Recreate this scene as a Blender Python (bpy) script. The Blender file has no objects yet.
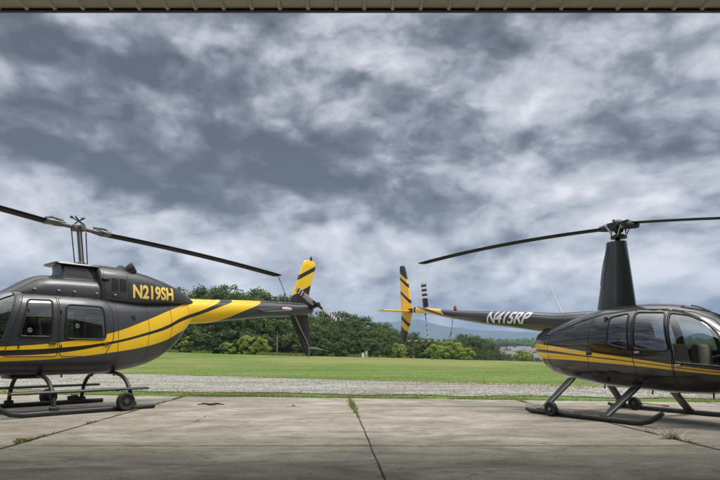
import bpy, bmesh, math, random
import numpy as np
from mathutils import Vector, Matrix
R = math.radians
rng = np.random.default_rng(7)
random.seed(7)
scene = bpy.context.scene
col = scene.collection

# ------------------------------------------------------------------ node helpers
def new_mat(name):
    m = bpy.data.materials.new(name); m.use_nodes = True
    nt = m.node_tree; nt.nodes.clear()
    out = nt.nodes.new('ShaderNodeOutputMaterial')
    return m, nt, out
class N:
    """small wrapper to write node maths"""
    def __init__(s, nt): s.nt = nt
    def n(s, t, **kw):
        nd = s.nt.nodes.new(t)
        for k, v in kw.items(): setattr(nd, k, v)
        return nd
    def link(s, a, b): s.nt.links.new(a, b)
    def val(s, sock, v):
        if isinstance(v, (int, float)): sock.default_value = v
        elif isinstance(v, (tuple, list)): sock.default_value = v
        else: s.link(v, sock)
    def m(s, op, a, b=0.0, c=None, clamp=False):
        nd = s.n('ShaderNodeMath', operation=op); nd.use_clamp = clamp
        s.val(nd.inputs[0], a); s.val(nd.inputs[1], b)
        if c is not None: s.val(nd.inputs[2], c)
        return nd.outputs[0]
    def mix(s, f, a, b):
        nd = s.n('ShaderNodeMix', data_type='RGBA'); s.val(nd.inputs[0], f)
        s.val(nd.inputs[6], a if not isinstance(a, tuple) else (*a, 1) if len(a) == 3 else a)
        s.val(nd.inputs[7], b if not isinstance(b, tuple) else (*b, 1) if len(b) == 3 else b)
        return nd.outputs[2]
    def noise(s, vec, scale, detail=4, rough=.55, dist=0.0):
        nd = s.n('ShaderNodeTexNoise'); nd.inputs['Scale'].default_value = scale
        nd.inputs['Detail'].default_value = detail; nd.inputs['Roughness'].default_value = rough
        nd.inputs['Distortion'].default_value = dist
        if vec is not None: s.link(vec, nd.inputs['Vector'])
        return nd.outputs['Fac']
    def ramp(s, f, stops, interp='LINEAR'):
        nd = s.n('ShaderNodeValToRGB'); cr = nd.color_ramp; cr.interpolation = interp
        while len(cr.elements) < len(stops): cr.elements.new(.5)
        for e, (p, c) in zip(cr.elements, stops):
            e.position = p; e.color = (*c, 1) if len(c) == 3 else c
        s.link(f, nd.inputs[0]); return nd.outputs[0]
    def mapr(s, f, a, b, c=0.0, d=1.0, smooth=True):
        nd = s.n('ShaderNodeMapRange'); nd.interpolation_type = 'SMOOTHSTEP' if smooth else 'LINEAR'
        s.val(nd.inputs[0], f)
        for i, v in enumerate((a, b, c, d)): nd.inputs[i + 1].default_value = v
        return nd.outputs[0]
    def scalev(s, vec, sc, loc=(0, 0, 0), rot=(0, 0, 0)):
        nd = s.n('ShaderNodeMapping'); s.link(vec, nd.inputs[0])
        nd.inputs['Scale'].default_value = sc; nd.inputs['Location'].default_value = loc
        nd.inputs['Rotation'].default_value = rot
        return nd.outputs[0]
    def curve(s, x, pts, x0, x1, z0, z1):
        nd = s.n('ShaderNodeFloatCurve'); c = nd.mapping.curves[0]
        pts = sorted(pts)
        q = [((px - x0) / (x1 - x0), (pz - z0) / (z1 - z0)) for px, pz in pts]
        q = [(0.0, q[0][1])] + q + [(1.0, q[-1][1])]
        c.points[0].location = q[0]; c.points[1].location = q[-1]
        for p in q[1:-1]: c.points.new(*p)
        for p in c.points: p.handle_type = 'AUTO_CLAMPED'
        nd.mapping.update()
        s.link(s.m('DIVIDE', s.m('SUBTRACT', x, x0), x1 - x0), nd.inputs['Value'])
        return s.m('MULTIPLY_ADD', nd.outputs[0], z1 - z0, z0)
def principled(nt, out, color, rough=.5, metal=0.0, coat=0.0, spec=.5):
    p = nt.nodes.new('ShaderNodeBsdfPrincipled')
    if isinstance(color, tuple): p.inputs['Base Color'].default_value = (*color[:3], 1)
    else: nt.links.new(color, p.inputs['Base Color'])
    if isinstance(rough, (int, float)): p.inputs['Roughness'].default_value = rough
    else: nt.links.new(rough, p.inputs['Roughness'])
    p.inputs['Metallic'].default_value = metal
    p.inputs['Coat Weight'].default_value = coat; p.inputs['Coat Roughness'].default_value = .04
    p.inputs['Specular IOR Level'].default_value = spec
    nt.links.new(p.outputs[0], out.inputs[0]); return p
def bump(N_, p, h, strength=.3, dist=.01):
    b = N_.n('ShaderNodeBump'); b.inputs['Strength'].default_value = strength
    b.inputs['Distance'].default_value = dist
    N_.link(h, b.inputs['Height']); N_.link(b.outputs[0], p.inputs['Normal']); return b
def objco(n): return n.n('ShaderNodeTexCoord').outputs['Object']
def flat(name, color, rough=.5, metal=0.0, coat=0.0, var=.15, scale=6.0, spec=.5):
    """plain material with a little wear: colour and roughness wander with noise"""
    m, nt, out = new_mat(name); n = N(nt)
    v = n.noise(objco(n), scale, 5, .6)
    c = n.mix(v, tuple(x * (1 - var) for x in color), tuple(x * (1 + var) for x in color))
    r = n.m('MULTIPLY_ADD', v, .16, rough - .08, clamp=True)
    principled(nt, out, c, r, metal, coat, spec); return m

YEL = (.88, .55, .010)
AMB = (.92, .55, .025)
def sepxyz(n):
    s = n.n('ShaderNodeSeparateXYZ'); n.link(objco(n), s.inputs[0]); return s.outputs
def bands(n, x, z, pairs, x0, x1, z0, z1):
    tot = None
    for top, bot in pairs:
        a = n.m('MULTIPLY', n.m('LESS_THAN', z, n.curve(x, top, x0, x1, z0, z1)),
                n.m('GREATER_THAN', z, n.curve(x, bot, x0, x1, z0, z1)))
        tot = a if tot is None else n.m('MAXIMUM', tot, a)
    return tot
def paint_tail(n, nt, out, c, rough=.26, coat=.6):
    d = n.noise(objco(n), 3.0, 6, .65); d2 = n.noise(n.scalev(objco(n), (9, 9, 30)), 4.0, 4, .6)
    r = n.m('MULTIPLY_ADD', d, .22, rough - .1, clamp=True)
    dust = n.mapr(n.m('MULTIPLY', d, d2), .22, .5)
    c = n.mix(n.m('MULTIPLY', dust, .045), c, (.24, .22, .19))
    p = principled(nt, out, c, r, 0, coat, .5)
    bump(n, p, n.noise(objco(n), 2.2, 3, .5), .14, .02)
    return p
def bell_paint():
    m, nt, out = new_mat('charcoal_paint_with_yellow_swoosh'); n = N(nt)
    x, y, z = sepxyz(n)
    b1t = [(3, 1.10), (1.65, 1.14), (.79, 1.22), (-.06, 1.39), (-.9, 1.68), (-1.45, 1.9), (-1.87, 2.08), (-2.1, 2.25), (-2.3, 2.55)]
    b1b = [(3, 1.05), (1.65, 1.08), (.79, 1.13), (-.07, 1.24), (-.9, 1.44), (-1.41, 1.60), (-1.86, 1.81), (-2.34, 1.98), (-2.95, 2.25), (-3.3, 2.5)]
    b2t = [(3, .97), (1.65, .99), (.79, 1.04), (-.07, 1.19), (-.9, 1.385), (-1.41, 1.53), (-1.86, 1.73), (-2.34, 1.90), (-2.84, 2.09), (-3.31, 2.27), (-3.6, 2.5)]
    b2b = [(3, .88), (1.65, .90), (.79, .94), (-.07, 1.04), (-.9, 1.17), (-1.41, 1.30), (-1.85, 1.50), (-2.2, 1.64), (-2.9, 1.79), (-3.51, 2.03), (-4.16, 2.29), (-4.5, 2.5)]
    b = bands(n, x, z, [(b1t, b1b), (b2t, b2b)], -5, 3, .5, 3)
    # pitch black edging between the two bands
    k = bands(n, x, z, [(b1b, b2t)], -5, 3, .5, 3)
    c = n.mix(b, n.mix(k, (.036, .0395, .045), (.008, .008, .008)), YEL)
    paint_tail(n, nt, out, c, .34, .35); return m
def robin_paint():
    m, nt, out = new_mat('black_paint_with_amber_pinstripes'); n = N(nt)
    x, y, z = sepxyz(n)
    b1 = ([(-1.8, 1.235), (-1.5, 1.215), (-.17, 1.055), (.41, .985), (1.9, .79), (2.5, .73)], [(-1.8, 1.12), (-1.5, 1.115), (-.17, .99), (.41, .935), (1.9, .772), (2.5, .718)])
    b2 = ([(-1.8, 1.07), (-1.4, 1.055), (.41, .918), (1.9, .757), (2.5, .70)], [(-1.8, .925), (-1.4, .935), (.41, .86), (1.9, .732), (2.5, .685)])
    b = bands(n, x, z, [b1, b2], -2.5, 2.6, .3, 2.3)
    c = n.mix(b, (.009, .0095, .0095), AMB)
    paint_tail(n, nt, out, c, .17, 1.0); return m
def robin_boom_paint():
    m, nt, out = new_mat('black_boom_paint_with_amber_tail_end'); n = N(nt)
    x, y, z = sepxyz(n)
    v = n.m('MULTIPLY_ADD', z, 1.4, x)          # diagonal
    a = n.m('LESS_THAN', v, -1.93)
    k2 = n.m('LESS_THAN', n.m('ABSOLUTE', n.m('SUBTRACT', n.m('MULTIPLY_ADD', x, .274, z), .654)), .032)
    c = n.mix(n.m('MULTIPLY', a, n.m('SUBTRACT', 1.0, k2)), (.009, .009, .010), AMB)
    paint_tail(n, nt, out, c, .2, 1.0); return m
def fin_paint(name, slope, rules, dark, yellow):
    """diagonal bands across a fin: rules = list of (lo, hi) yellow intervals of v = z + slope x"""
    m, nt, out = new_mat(name); n = N(nt); x, y, z = sepxyz(n)
    v = n.m('MULTIPLY_ADD', x, slope, z); tot = None
    for lo, hi in rules:
        a = n.m('MULTIPLY', n.m('GREATER_THAN', v, lo), n.m('LESS_THAN', v, hi))
        tot = a if tot is None else n.m('MAXIMUM', tot, a)
    paint_tail(n, nt, out, n.mix(tot, dark, yellow), .3, .4); return m
def blade_bands(name, center, radius, lo, count, dark, pale, root):
    """tail rotor blade: rings of dark and pale paint towards the tip, by distance from the hub"""
    m, nt, out = new_mat(name); n = N(nt); 
    d = n.n('ShaderNodeVectorMath', operation='DISTANCE'); n.link(objco(n), d.inputs[0]); d.inputs[1].default_value = center
    t = n.m('DIVIDE', n.m('SUBTRACT', d.outputs['Value'], lo), (radius - lo) / count)
    k = n.m('LESS_THAN', n.m('FRACT', t), .5)
    c = n.mix(n.m('GREATER_THAN', t, 0.0), root, n.mix(k, pale, dark))
    paint_tail(n, nt, out, c, .35, .2); return m
def glass(name, tint, gloss=1.0):
    m, nt, out = new_mat(name); n = N(nt)
    t = n.n('ShaderNodeBsdfTransparent'); t.inputs[0].default_value = (*tint, 1)
    g = n.n('ShaderNodeBsdfGlossy'); g.inputs['Roughness'].default_value = .015
    g.inputs[0].default_value = (.95, .97, 1, 1)
    fr = n.n('ShaderNodeFresnel'); fr.inputs[0].default_value = 1.5
    d = n.n('ShaderNodeBsdfDiffuse'); d.inputs[0].default_value = (.45, .47, .48, 1)
    s1 = n.n('ShaderNodeMixShader'); n.link(n.m('MULTIPLY', n.mapr(n.noise(objco(n), 5, 5, .6), .45, .8), .05), s1.inputs[0])
    n.link(t.outputs[0], s1.inputs[1]); n.link(d.outputs[0], s1.inputs[2])
    s = n.n('ShaderNodeMixShader'); n.link(n.m('MULTIPLY', fr.outputs[0], 1.6 * gloss, clamp=True), s.inputs[0])
    n.link(s1.outputs[0], s.inputs[1]); n.link(g.outputs[0], s.inputs[2]); n.link(s.outputs[0], out.inputs[0])
    return m
M = dict(
    bell=bell_paint(), robin=robin_paint(), robin_boom=robin_boom_paint(),
    charcoal=flat('charcoal_paint', (.036, .0385, .042), .36, 0, .3),
    fairing=flat('mast_fairing_paint', (.026, .035, .033), .3, 0, .5),
    black=flat('black_gloss_trim', (.010, .010, .011), .3, 0, .3),
    rubber=flat('rubber', (.022, .022, .023), .75),
    gasket=flat('window_gasket', (.012, .012, .013), .55),
    steel=flat('bare_steel', (.42, .42, .41), .35, .9),
    palealloy=flat('pale_hub_alloy', (.20, .20, .195), .5, .5),
    darkmetal=flat('dark_metal', (.055, .055, .055), .42, .6),
    skid=flat('skid_dark_paint', (.030, .032, .032), .42, .1),
    blade=flat('rotor_blade_black', (.009, .009, .010), .6, 0, .0, spec=.12),
    exhaust=flat('sooty_exhaust_metal', (.09, .085, .08), .5, .7),
    screen=flat('intake_screen', (.006, .006, .006), .8),
    cream=flat('cream_seat_leather', (.33, .275, .21), .6),
    greyseat=flat('grey_seat_cloth', (.20, .20, .20), .85),
    liner=flat('cabin_liner', (.05, .05, .05), .9),
    white=flat('white_paint', (.78, .78, .76), .4),
    gold=flat('gold_lettering', (.90, .62, .14), .35),
    silver=flat('silver_lettering', (.80, .80, .81), .28, .15),
    amber=flat('amber_paint', AMB, .28, 0, .6),
    rim=flat('green_grey_rim', (.075, .10, .085), .5, .2),
    red=flat('red_plastic', (.42, .02, .02), .35),
    redgrip=flat('faded_red_grip', (.26, .05, .04), .6),
    lens=flat('pale_pink_lens', (.75, .52, .50), .25),
    rope=flat('dark_rope', (.05, .05, .05), .9),
    glass=glass('cabin_glass', (.84, .88, .88), 1.5), smoke=glass('tinted_cabin_glass', (.58, .63, .63), 1.8),
    bellfin=fin_paint('yellow_fin_with_black_bands', .5, [(-.13, .21), (.33, 3)], (.009, .009, .009), YEL),
    robinfin=fin_paint('amber_fin_with_black_bands', .65, [(-1.22, -1.13), (-1.59, -1.31), (-2.24, -1.68), (-2.53, -2.35)], (.008, .008, .008), AMB),
    gravelstone=flat('pale_stone', (.33, .315, .29), .9, 0, 0, .35, 3.0),
)

# ------------------------------------------------------------------ mesh helpers
class MB:
    def __init__(s): s.v = []; s.f = []; s.mi = []; s.c = 0
    def add(s, V, F, mi=0):
        V = np.asarray(V, float).reshape(-1, 3); o = s.c
        s.v.append(V); s.f += [tuple(int(i) + o for i in f) for f in F]; s.mi += [mi] * len(F); s.c += len(V); return s
    def loops(s, L, cap=True, closed=False, mi=0):
        L = [np.asarray(l, float) for l in L]; n = len(L[0]); V = np.concatenate(L); F = []
        k = len(L)
        for i in range(k if closed else k - 1):
            a, b = i * n, ((i + 1) % k) * n
            for j in range(n): F.append((a + j, a + (j + 1) % n, b + (j + 1) % n, b + j))
        if cap and not closed:
            F.append(tuple(range(n))[::-1]); F.append(tuple(range((k - 1) * n, k * n)))
        return s.add(V, F, mi)
    def tube(s, P, r, n=10, closed=False, mi=0, flat=1.0):
        P = np.asarray(P, float); k = len(P); r = np.broadcast_to(r, (k,))
        T = np.gradient(P, axis=0) if not closed else np.roll(P, -1, 0) - np.roll(P, 1, 0)
        T /= np.linalg.norm(T, axis=1)[:, None] + 1e-12
        a = np.array([0, 0, 1.0]) if abs(T[0][2]) < .9 else np.array([1.0, 0, 0])
        L = []
        for i in range(k):
            a = a - T[i] * (a @ T[i]); a /= np.linalg.norm(a) + 1e-12; b = np.cross(T[i], a)
            th = np.arange(n) * 2 * np.pi / n
            L.append(P[i] + r[i] * (np.cos(th)[:, None] * a * flat + np.sin(th)[:, None] * b))
        return s.loops(L, True, closed, mi)
    def rod(s, a, b, r, n=10, mi=0, r2=None):
        a = np.array(a, float); b = np.array(b, float)
        return s.tube([a, a + (b - a) * .5, b], [r, (r + (r2 or r)) / 2, r2 or r], n, mi=mi)
    def box(s, c, d, rot=None, bev=.0, mi=0):
        c = np.array(c, float); h = np.array(d, float) / 2; b = min(bev, h.min() * .9)
        if b <= 0:
            V = np.array([[x, y, z] for x in (-1, 1) for y in (-1, 1) for z in (-1, 1)]) * h
            F = [(0, 1, 3, 2), (4, 6, 7, 5), (0, 4, 5, 1), (2, 3, 7, 6), (0, 2, 6, 4), (1, 5, 7, 3)]
        else:
            bm = bmesh.new(); bmesh.ops.create_cube(bm, size=1)
            for v in bm.verts: v.co = Vector((v.co.x * d[0], v.co.y * d[1], v.co.z * d[2]))
            bmesh.ops.bevel(bm, geom=bm.edges[:], offset=b, segments=3, affect='EDGES', profile=.5)
            bm.verts.index_update(); V = np.array([v.co[:] for v in bm.verts]); F = [tuple(v.index for v in f.verts) for f in bm.faces]; bm.free()
        if rot is not None:
            from mathutils import Euler
            V = V @ np.array(Euler(rot).to_matrix()).T
        return s.add(V + c, F, mi)
    def lathe(s, prof, c=(0, 0, 0), axis='z', n=24, mi=0):
        th = np.arange(n) * 2 * np.pi / n; L = []
        for r, h in prof:
            p = np.stack([r * np.cos(th), r * np.sin(th), np.full(n, h)], 1)
            if axis == 'y': p = p[:, [0, 2, 1]] * [1, 1, -1]
            if axis == 'x': p = p[:, [2, 0, 1]]
            L.append(p + np.array(c))
        return s.loops(L, True, False, mi)
    def build(s, name, mats, parent=None, sharp=35, smooth=True, props=None):
        me = bpy.data.meshes.new(name); V = np.concatenate(s.v) if s.v else np.zeros((0, 3))
        me.from_pydata(V.tolist(), [], s.f)
        mats = mats if isinstance(mats, (list, tuple)) else [mats]
        for m in mats: me.materials.append(m)
        if len(mats) > 1: me.polygons.foreach_set('material_index', s.mi)
        if smooth:
            me.polygons.foreach_set('use_smooth', [True] * len(me.polygons))
            if sharp < 180: me.set_sharp_from_angle(angle=R(sharp))
        me.validate(); me.update()
        o = bpy.data.objects.new(name, me); col.objects.link(o)
        if parent is not None: o.parent = parent
        if props:
            for k, v in props.items(): o[k] = v
        return o
def fix_normals(o):
    bm = bmesh.new(); bm.from_mesh(o.data); bmesh.ops.recalc_face_normals(bm, faces=bm.faces); bm.to_mesh(o.data); bm.free(); return o
def tag(o, label, cat, group=None):
    o['label'] = label; o['category'] = cat
    if group: o['group'] = group
    return o
def empty(name, loc, rz=0.0, label=None, cat=None, group=None):
    o = bpy.data.objects.new(name, None); col.objects.link(o); o.location = loc; o.rotation_euler = (0, 0, rz)
    o.empty_display_size = .2
    if label: tag(o, label, cat, group)
    return o
def pchip(x, y, q):
    x = np.asarray(x, float); y = np.asarray(y, float); q = np.clip(q, x[0], x[-1])
    h = np.diff(x); d = np.diff(y) / h; m = np.zeros_like(y)
    for i in range(1, len(x) - 1):
        if d[i - 1] * d[i] > 0:
            w1 = 2 * h[i] + h[i - 1]; w2 = h[i] + 2 * h[i - 1]; m[i] = (w1 + w2) / (w1 / d[i - 1] + w2 / d[i])
    m[0] = d[0]; m[-1] = d[-1]
    k = np.clip(np.searchsorted(x, q, 'right') - 1, 0, len(h) - 1); t = (q - x[k]) / h[k]
    return ((2*t**3-3*t**2+1)*y[k] + (t**3-2*t**2+t)*h[k]*m[k] + (-2*t**3+3*t**2)*y[k+1] + (t**3-t**2)*h[k]*m[k+1])
def inpoly(P, poly):
    x, z = P[:, 0], P[:, 1]; c = np.zeros(len(P), bool); n = len(poly)
    for i in range(n):
        x1, z1 = poly[i]; x2, z2 = poly[(i + 1) % n]
        if z1 == z2: continue
        c ^= ((z1 > z) != (z2 > z)) & (x < (x2 - x1) * (z - z1) / (z2 - z1) + x1)
    return c
def roundpoly(poly, r=.06, k=6):
    out = []; n = len(poly); poly = [np.array(p, float) for p in poly]
    for i in range(n):
        p0, p, p2 = poly[i - 1], poly[i], poly[(i + 1) % n]
        a = p0 - p; b = p2 - p; la, lb = np.linalg.norm(a), np.linalg.norm(b)
        q = min(r, la * .45, lb * .45); A = p + a / la * q; B = p + b / lb * q
        for t in np.linspace(0, 1, k): out.append((1 - t) ** 2 * A + 2 * t * (1 - t) * p + t * t * B)
    return np.array(out)
def densify(poly, step=.03, closed=True):
    out = []; n = len(poly)
    for i in range(n if closed else n - 1):
        a, b = np.array(poly[i]), np.array(poly[(i + 1) % n]); k = max(1, int(np.linalg.norm(b - a) / step))
        for t in range(k): out.append(a + (b - a) * t / k)
    if not closed: out.append(np.array(poly[-1]))
    return np.array(out)
class Loft:
    """fuselage skin: superellipse sections along x. stations: x, ztop, zbot, halfwidth, zcentre, n_top, n_bot"""
    def __init__(s, ST): s.S = np.array(sorted(ST), float)
    def at(s, x):
        x = np.asarray(x, float); return [pchip(s.S[:, 0], s.S[:, k], x) for k in range(1, 7)]
    def y(s, x, z):
        zt, zb, w, zc, nt, nb = s.at(x); z = np.asarray(z, float)
        up = z >= zc; h = np.where(up, zt - zc, zc - zb); n = np.where(up, nt, nb)
        u = np.clip(np.abs(z - zc) / np.maximum(h, 1e-4), 0, 1); return w * (1 - u ** n) ** (1 / n)
    def grid(s, dx=.02, ns=96):
        x0, x1 = s.S[0, 0], s.S[-1, 0]; k = max(4, int((x1 - x0) / dx))
        xs = np.linspace(x0, x1, k); zt, zb, w, zc, nt, nb = s.at(xs)
        th = (np.arange(ns) + .5) * 2 * np.pi / ns; c, sn = np.cos(th), np.sin(th)
        n = np.where(sn >= 0, 1, 0)[None, :]; N_ = np.where(n, nt[:, None], nb[:, None])
        y = w[:, None] * np.sign(c) * np.abs(c) ** (2 / N_)
        h = np.where(n, (zt - zc)[:, None], (zc - zb)[:, None])
        z = zc[:, None] + h * np.sign(sn) * np.abs(sn) ** (2 / N_)
        V = np.stack([np.repeat(xs[:, None], ns, 1), y, z], 2)
        return xs, V
    def split(s, regions, dx=.02, ns=96, caps=True):
        """regions: list of (poly xz, side). Returns {-1: (V,F), i: (V,F)}; borders snap onto the polygons"""
        xs, V = s.grid(dx, ns); k, n = V.shape[:2]; P = V.reshape(-1, 3).copy()
        I, J = np.meshgrid(np.arange(k - 1), np.arange(n), indexing='ij'); a = (I * n + J).ravel(); b = (I * n + (J + 1) % n).ravel()
        F = np.stack([a, b, b + n, a + n], 1)
        C = P[F].mean(1); rid = np.full(len(F), -1)
        for q, (poly, side) in enumerate(regions):
            mk = inpoly(C[:, [0, 2]], poly)
            if side: mk &= (C[:, 1] * side > 0)
            rid[mk] = q
        for q in range(len(regions)):                     # stray faces go back to the skin
            fi = np.where(rid == q)[0]; lab = {}
            par = {int(v): int(v) for v in np.unique(F[fi])}
            def find(v):
                while par[v] != v: par[v] = par[par[v]]; v = par[v]
                return v
            for f in fi:
                r0 = find(int(F[f, 0]))
                for c in (1, 2, 3): par[find(int(F[f, c]))] = r0
            for f in fi: lab.setdefault(find(int(F[f, 0])), []).append(f)
            for grp in sorted(lab.values(), key=len)[:-1]: rid[grp] = -1
        # snap
        lo = np.full(len(P), 10 ** 6); hi = np.full(len(P), -10)
        for c in range(4): np.minimum.at(lo, F[:, c], rid); np.maximum.at(hi, F[:, c], rid)
        for vi in np.where(lo != hi)[0]:
            p = P[vi][[0, 2]]; best = None; bd = .045; sgn = np.sign(P[vi, 1])
            for q in {int(r) for r in (lo[vi], hi[vi]) if r >= 0}:
                poly = regions[q][0]; A = poly; B = np.roll(poly, -1, 0); d = B - A
                t = np.clip(((p - A) * d).sum(1) / ((d * d).sum(1) + 1e-12), 0, 1); Q = A + d * t[:, None]
                dd = np.hypot(*(Q - p).T); m_ = dd.argmin()
                if dd[m_] < bd: bd = dd[m_]; best = Q[m_]
            if best is not None:
                yy = s.y(best[0], best[1])
                if yy > .02: P[vi] = (best[0], sgn * yy, best[1])
        out = {}
        for q in [-1] + list(range(len(regions))):
            f = F[rid == q]
            if not len(f): continue
            u, inv = np.unique(f, return_inverse=True); ff = [tuple(t) for t in inv.reshape(-1, 4)]
            vv = P[u]
            if q == -1 and caps:
                pos = {int(g): i for i, g in enumerate(u)}
                for base in (0, (k - 1) * n):
                    ring = [pos[base + j] for j in range(n) if base + j in pos]
                    if len(ring) == n: ff.append(tuple(ring[::-1] if base == 0 else ring))
            out[q] = (vv, ff)
        return out
    def ribbon(s, mb, poly, side, r=.012, off=.004, closed=True, fl=.6, step=.03):
        pl = densify(poly, step, closed); y = s.y(pl[:, 0], pl[:, 1]) + off
        mb.tube(np.stack([pl[:, 0], side * y, pl[:, 1]], 1), r, 8, closed); return mb
def foil(c, t, n=10):
    """closed aerofoil loop, chord c from +c*.3 (leading) to -c*.7"""
    u = (1 - np.cos(np.linspace(0, np.pi, n))) / 2; th = 5 * t * (.2969 * np.sqrt(u) - .126 * u - .3516 * u ** 2 + .2843 * u ** 3 - .1015 * u ** 4) * c
    top = np.stack([c * (.3 - u), th], 1); bot = np.stack([c * (.3 - u), -th], 1)[-2:0:-1]; return np.concatenate([top, bot])
def blade(mb, root, tip, c, t, pitch, sag=0.0, n=14, lead=1, c2=None):
    """blade along root->tip: chord across (horizontal), sag in metres along a parabola"""
    root = np.array(root, float); tip = np.array(tip, float); d = tip - root; Ln = np.linalg.norm(d); T = d / Ln
    side = np.cross(T, [0, 0, 1]); side /= np.linalg.norm(side); up = np.cross(side, T); L = []
    for q in np.linspace(0, 1, n):
        ch = c if c2 is None else c + (c2 - c) * q
        if q > .985: ch *= .93
        p = root + d * q + np.array([0, 0, 1]) * sag * 4 * q * (1 - q); f = foil(ch, t); cs, sn = math.cos(pitch), math.sin(pitch)
        L.append(p + (f[:, :1] * cs - f[:, 1:] * sn) * side * lead + (f[:, :1] * sn + f[:, 1:] * cs) * up)
    mb.loops(L); return mb
def wrap_text(body, font_w, surf_y, x_of, z_of, name, mat, parent, side, bold=.02, shear=0.0, thick=.006):
    cu = bpy.data.curves.new('lettering', 'FONT'); cu.body = body; cu.offset = bold; cu.shear = shear; cu.resolution_u = 4; cu.space_character = font_w
    t = bpy.data.objects.new('lettering', cu); col.objects.link(t)
    dg = bpy.context.evaluated_depsgraph_get(); me = bpy.data.meshes.new_from_object(t.evaluated_get(dg)); bpy.data.objects.remove(t)
    bm = bmesh.new(); bm.from_mesh(me); bmesh.ops.triangulate(bm, faces=bm.faces)
    for _ in range(2):
        bmesh.ops.subdivide_edges(bm, edges=[e for e in bm.edges if e.calc_length() > .06], cuts=2); bmesh.ops.triangulate(bm, faces=[f for f in bm.faces if len(f.verts) > 3])
    bm.verts.index_update(); V = np.array([v.co[:] for v in bm.verts]); F = [tuple(v.index for v in f.verts) for f in bm.faces]; bm.free()
    lo, hi = V.min(0), V.max(0); u = (V[:, 0] - lo[0]) / (hi[0] - lo[0]); w = (V[:, 1] - lo[1]) / (hi[1] - lo[1])
    x = x_of(u, w); z = z_of(u, w); y = side * (surf_y(x, z) + thick)
    mb = MB(); mb.add(np.stack([x, y, z], 1), F); return mb.build(name, mat, parent, 180)
def copy_tree(o, parent=None):
    c = o.copy(); col.objects.link(c); c.parent = parent
    for ch in list(o.children): copy_tree(ch, c)
    return c

def plate(mb, poly, yc, thick, mi=0):
    """flat panel outlined in x-z, lens-shaped in thickness"""
    poly = np.array(poly, float); cx = poly.mean(0)
    def ring(k, y): q = cx + (poly - cx) * k; return np.stack([q[:, 0], np.full(len(q), yc + y), q[:, 1]], 1)
    mb.loops([ring(.86, -thick / 2), ring(.97, -thick * .38), ring(1, -thick * .1), ring(1, thick * .1), ring(.97, thick * .38), ring(.86, thick / 2)], True, False, mi); return mb

def wheel(parent, c, r, w, name='ground_wheel'):
    g = MB(); g.lathe([(r * .55, -w * .3), (r * .62, -w * .42), (r * .86, -w * .5), (r * .97, -w * .33), (r, -w * .1), (r, w * .1), (r * .97, w * .33), (r * .86, w * .5), (r * .62, w * .42), (r * .55, w * .3)], c, 'y', 28)
    o = g.build(name, M['rubber'], parent)
    h = MB(); h.lathe([(r * .1, -w * .52), (r * .25, -w * .5), (r * .3, -w * .25), (r * .56, -w * .22), (r * .57, 0), (r * .56, w * .22), (r * .3, w * .25), (r * .25, w * .5), (r * .1, w * .52)], c, 'y', 20)
    for q in range(5): g = 0; h.lathe([(r * .02, -w * .46), (r * .06, -w * .45), (r * .06, w * .45), (r * .02, w * .46)], (c[0] + math.cos(q * 1.257) * r * .4, c[1], c[2] + math.sin(q * 1.257) * r * .4), 'y', 8)
    h.build('rim', M['rim'], o); return o
def seat(parent, x, y, zc, w, mat, lean=.15, hb=.55, d=.45):
    g = MB(); g.box((x, y, zc), (d, w, .12), (0, -.08, 0), .04)
    o = g.build('seat', mat, parent)
    b = MB(); b.box((x - d / 2 - lean * .5, y, zc + .05 + hb / 2), (.11, w * .96, hb), (0, -lean, 0), .05); b.build('backrest', mat, o)
    return o

# ================================================================== HELICOPTER N219SH
BELL = empty('helicopter', (-5.24, 10.88, 0), R(229.5), 'charcoal helicopter with a broad yellow swoosh, marked N219SH, standing on high skids', 'helicopter', 'helicopters parked on the apron')
bl = Loft([  # x, zt, zb, w, zc, nt, nb
    (2.74, 1.01, .93, .03, .97, 2, 2), (2.70, 1.10, .85, .14, .97, 2, 2), (2.58, 1.20, .78, .28, .98, 2.1, 2.2), (2.35, 1.42, .71, .43, 1.02, 2.2, 2.5),
    (2.0, 1.76, .67, .56, 1.10, 2.4, 2.8), (1.65, 2.02, .655, .63, 1.18, 2.7, 3), (1.3, 2.13, .645, .66, 1.2, 3.2, 3), (.4, 2.15, .64, .675, 1.2, 3.4, 3),
    (0, 2.14, .645, .67, 1.22, 3.3, 3), (-.3, 2.12, .66, .65, 1.26, 3.0, 2.9), (-.6, 2.12, .70, .60, 1.32, 2.8, 2.7), (-1.0, 2.14, .775, .51, 1.42, 2.5, 2.4),
    (-1.3, 2.17, .88, .44, 1.52, 2.3, 2.2), (-1.6, 2.21, 1.04, .37, 1.65, 2.1, 2.1), (-1.85, 2.235, 1.24, .32, 1.76, 2, 2), (-2.05, 2.25, 1.52, .285, 1.9, 2, 2), (-2.16, 2.25, 1.67, .27, 1.96, 2, 2)])
fd = roundpoly([(1.30, 2.03), (.78, 2.045), (.80, .98), (1.62, .98), (1.52, 1.35)], .05)
rd = roundpoly([(.75, 2.045), (-.10, 2.02), (-.20, 1.85), (-.20, 1.28), (-.02, .98), (.77, .98)], .10)
fw = roundpoly([(1.24, 1.95), (.86, 1.96), (.90, 1.315), (1.40, 1.315)], .06)
rw = roundpoly([(.64, 1.90), (-.02, 1.90), (-.05, 1.29), (.68, 1.29)], .09)
ws = roundpoly([(1.40, 2.03), (1.64, 1.25), (1.78, 1.14), (2.40, 1.14), (2.60, 1.40), (2.1, 2.2), (1.6, 2.2)], .03)
regs = [(ws, 0)] + [(p, s) for s in (1, -1) for p in (fd, rd, fw, rw)]
parts = bl.split(regs, .018, 112)
g = MB(); g.add(*parts[-1]); fus = g.build('fuselage', [M['bell']], BELL, 60)
g = MB(); g.add(*parts[0]); g.build('windshield', [M['glass']], BELL, 180)
g = MB()
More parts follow.
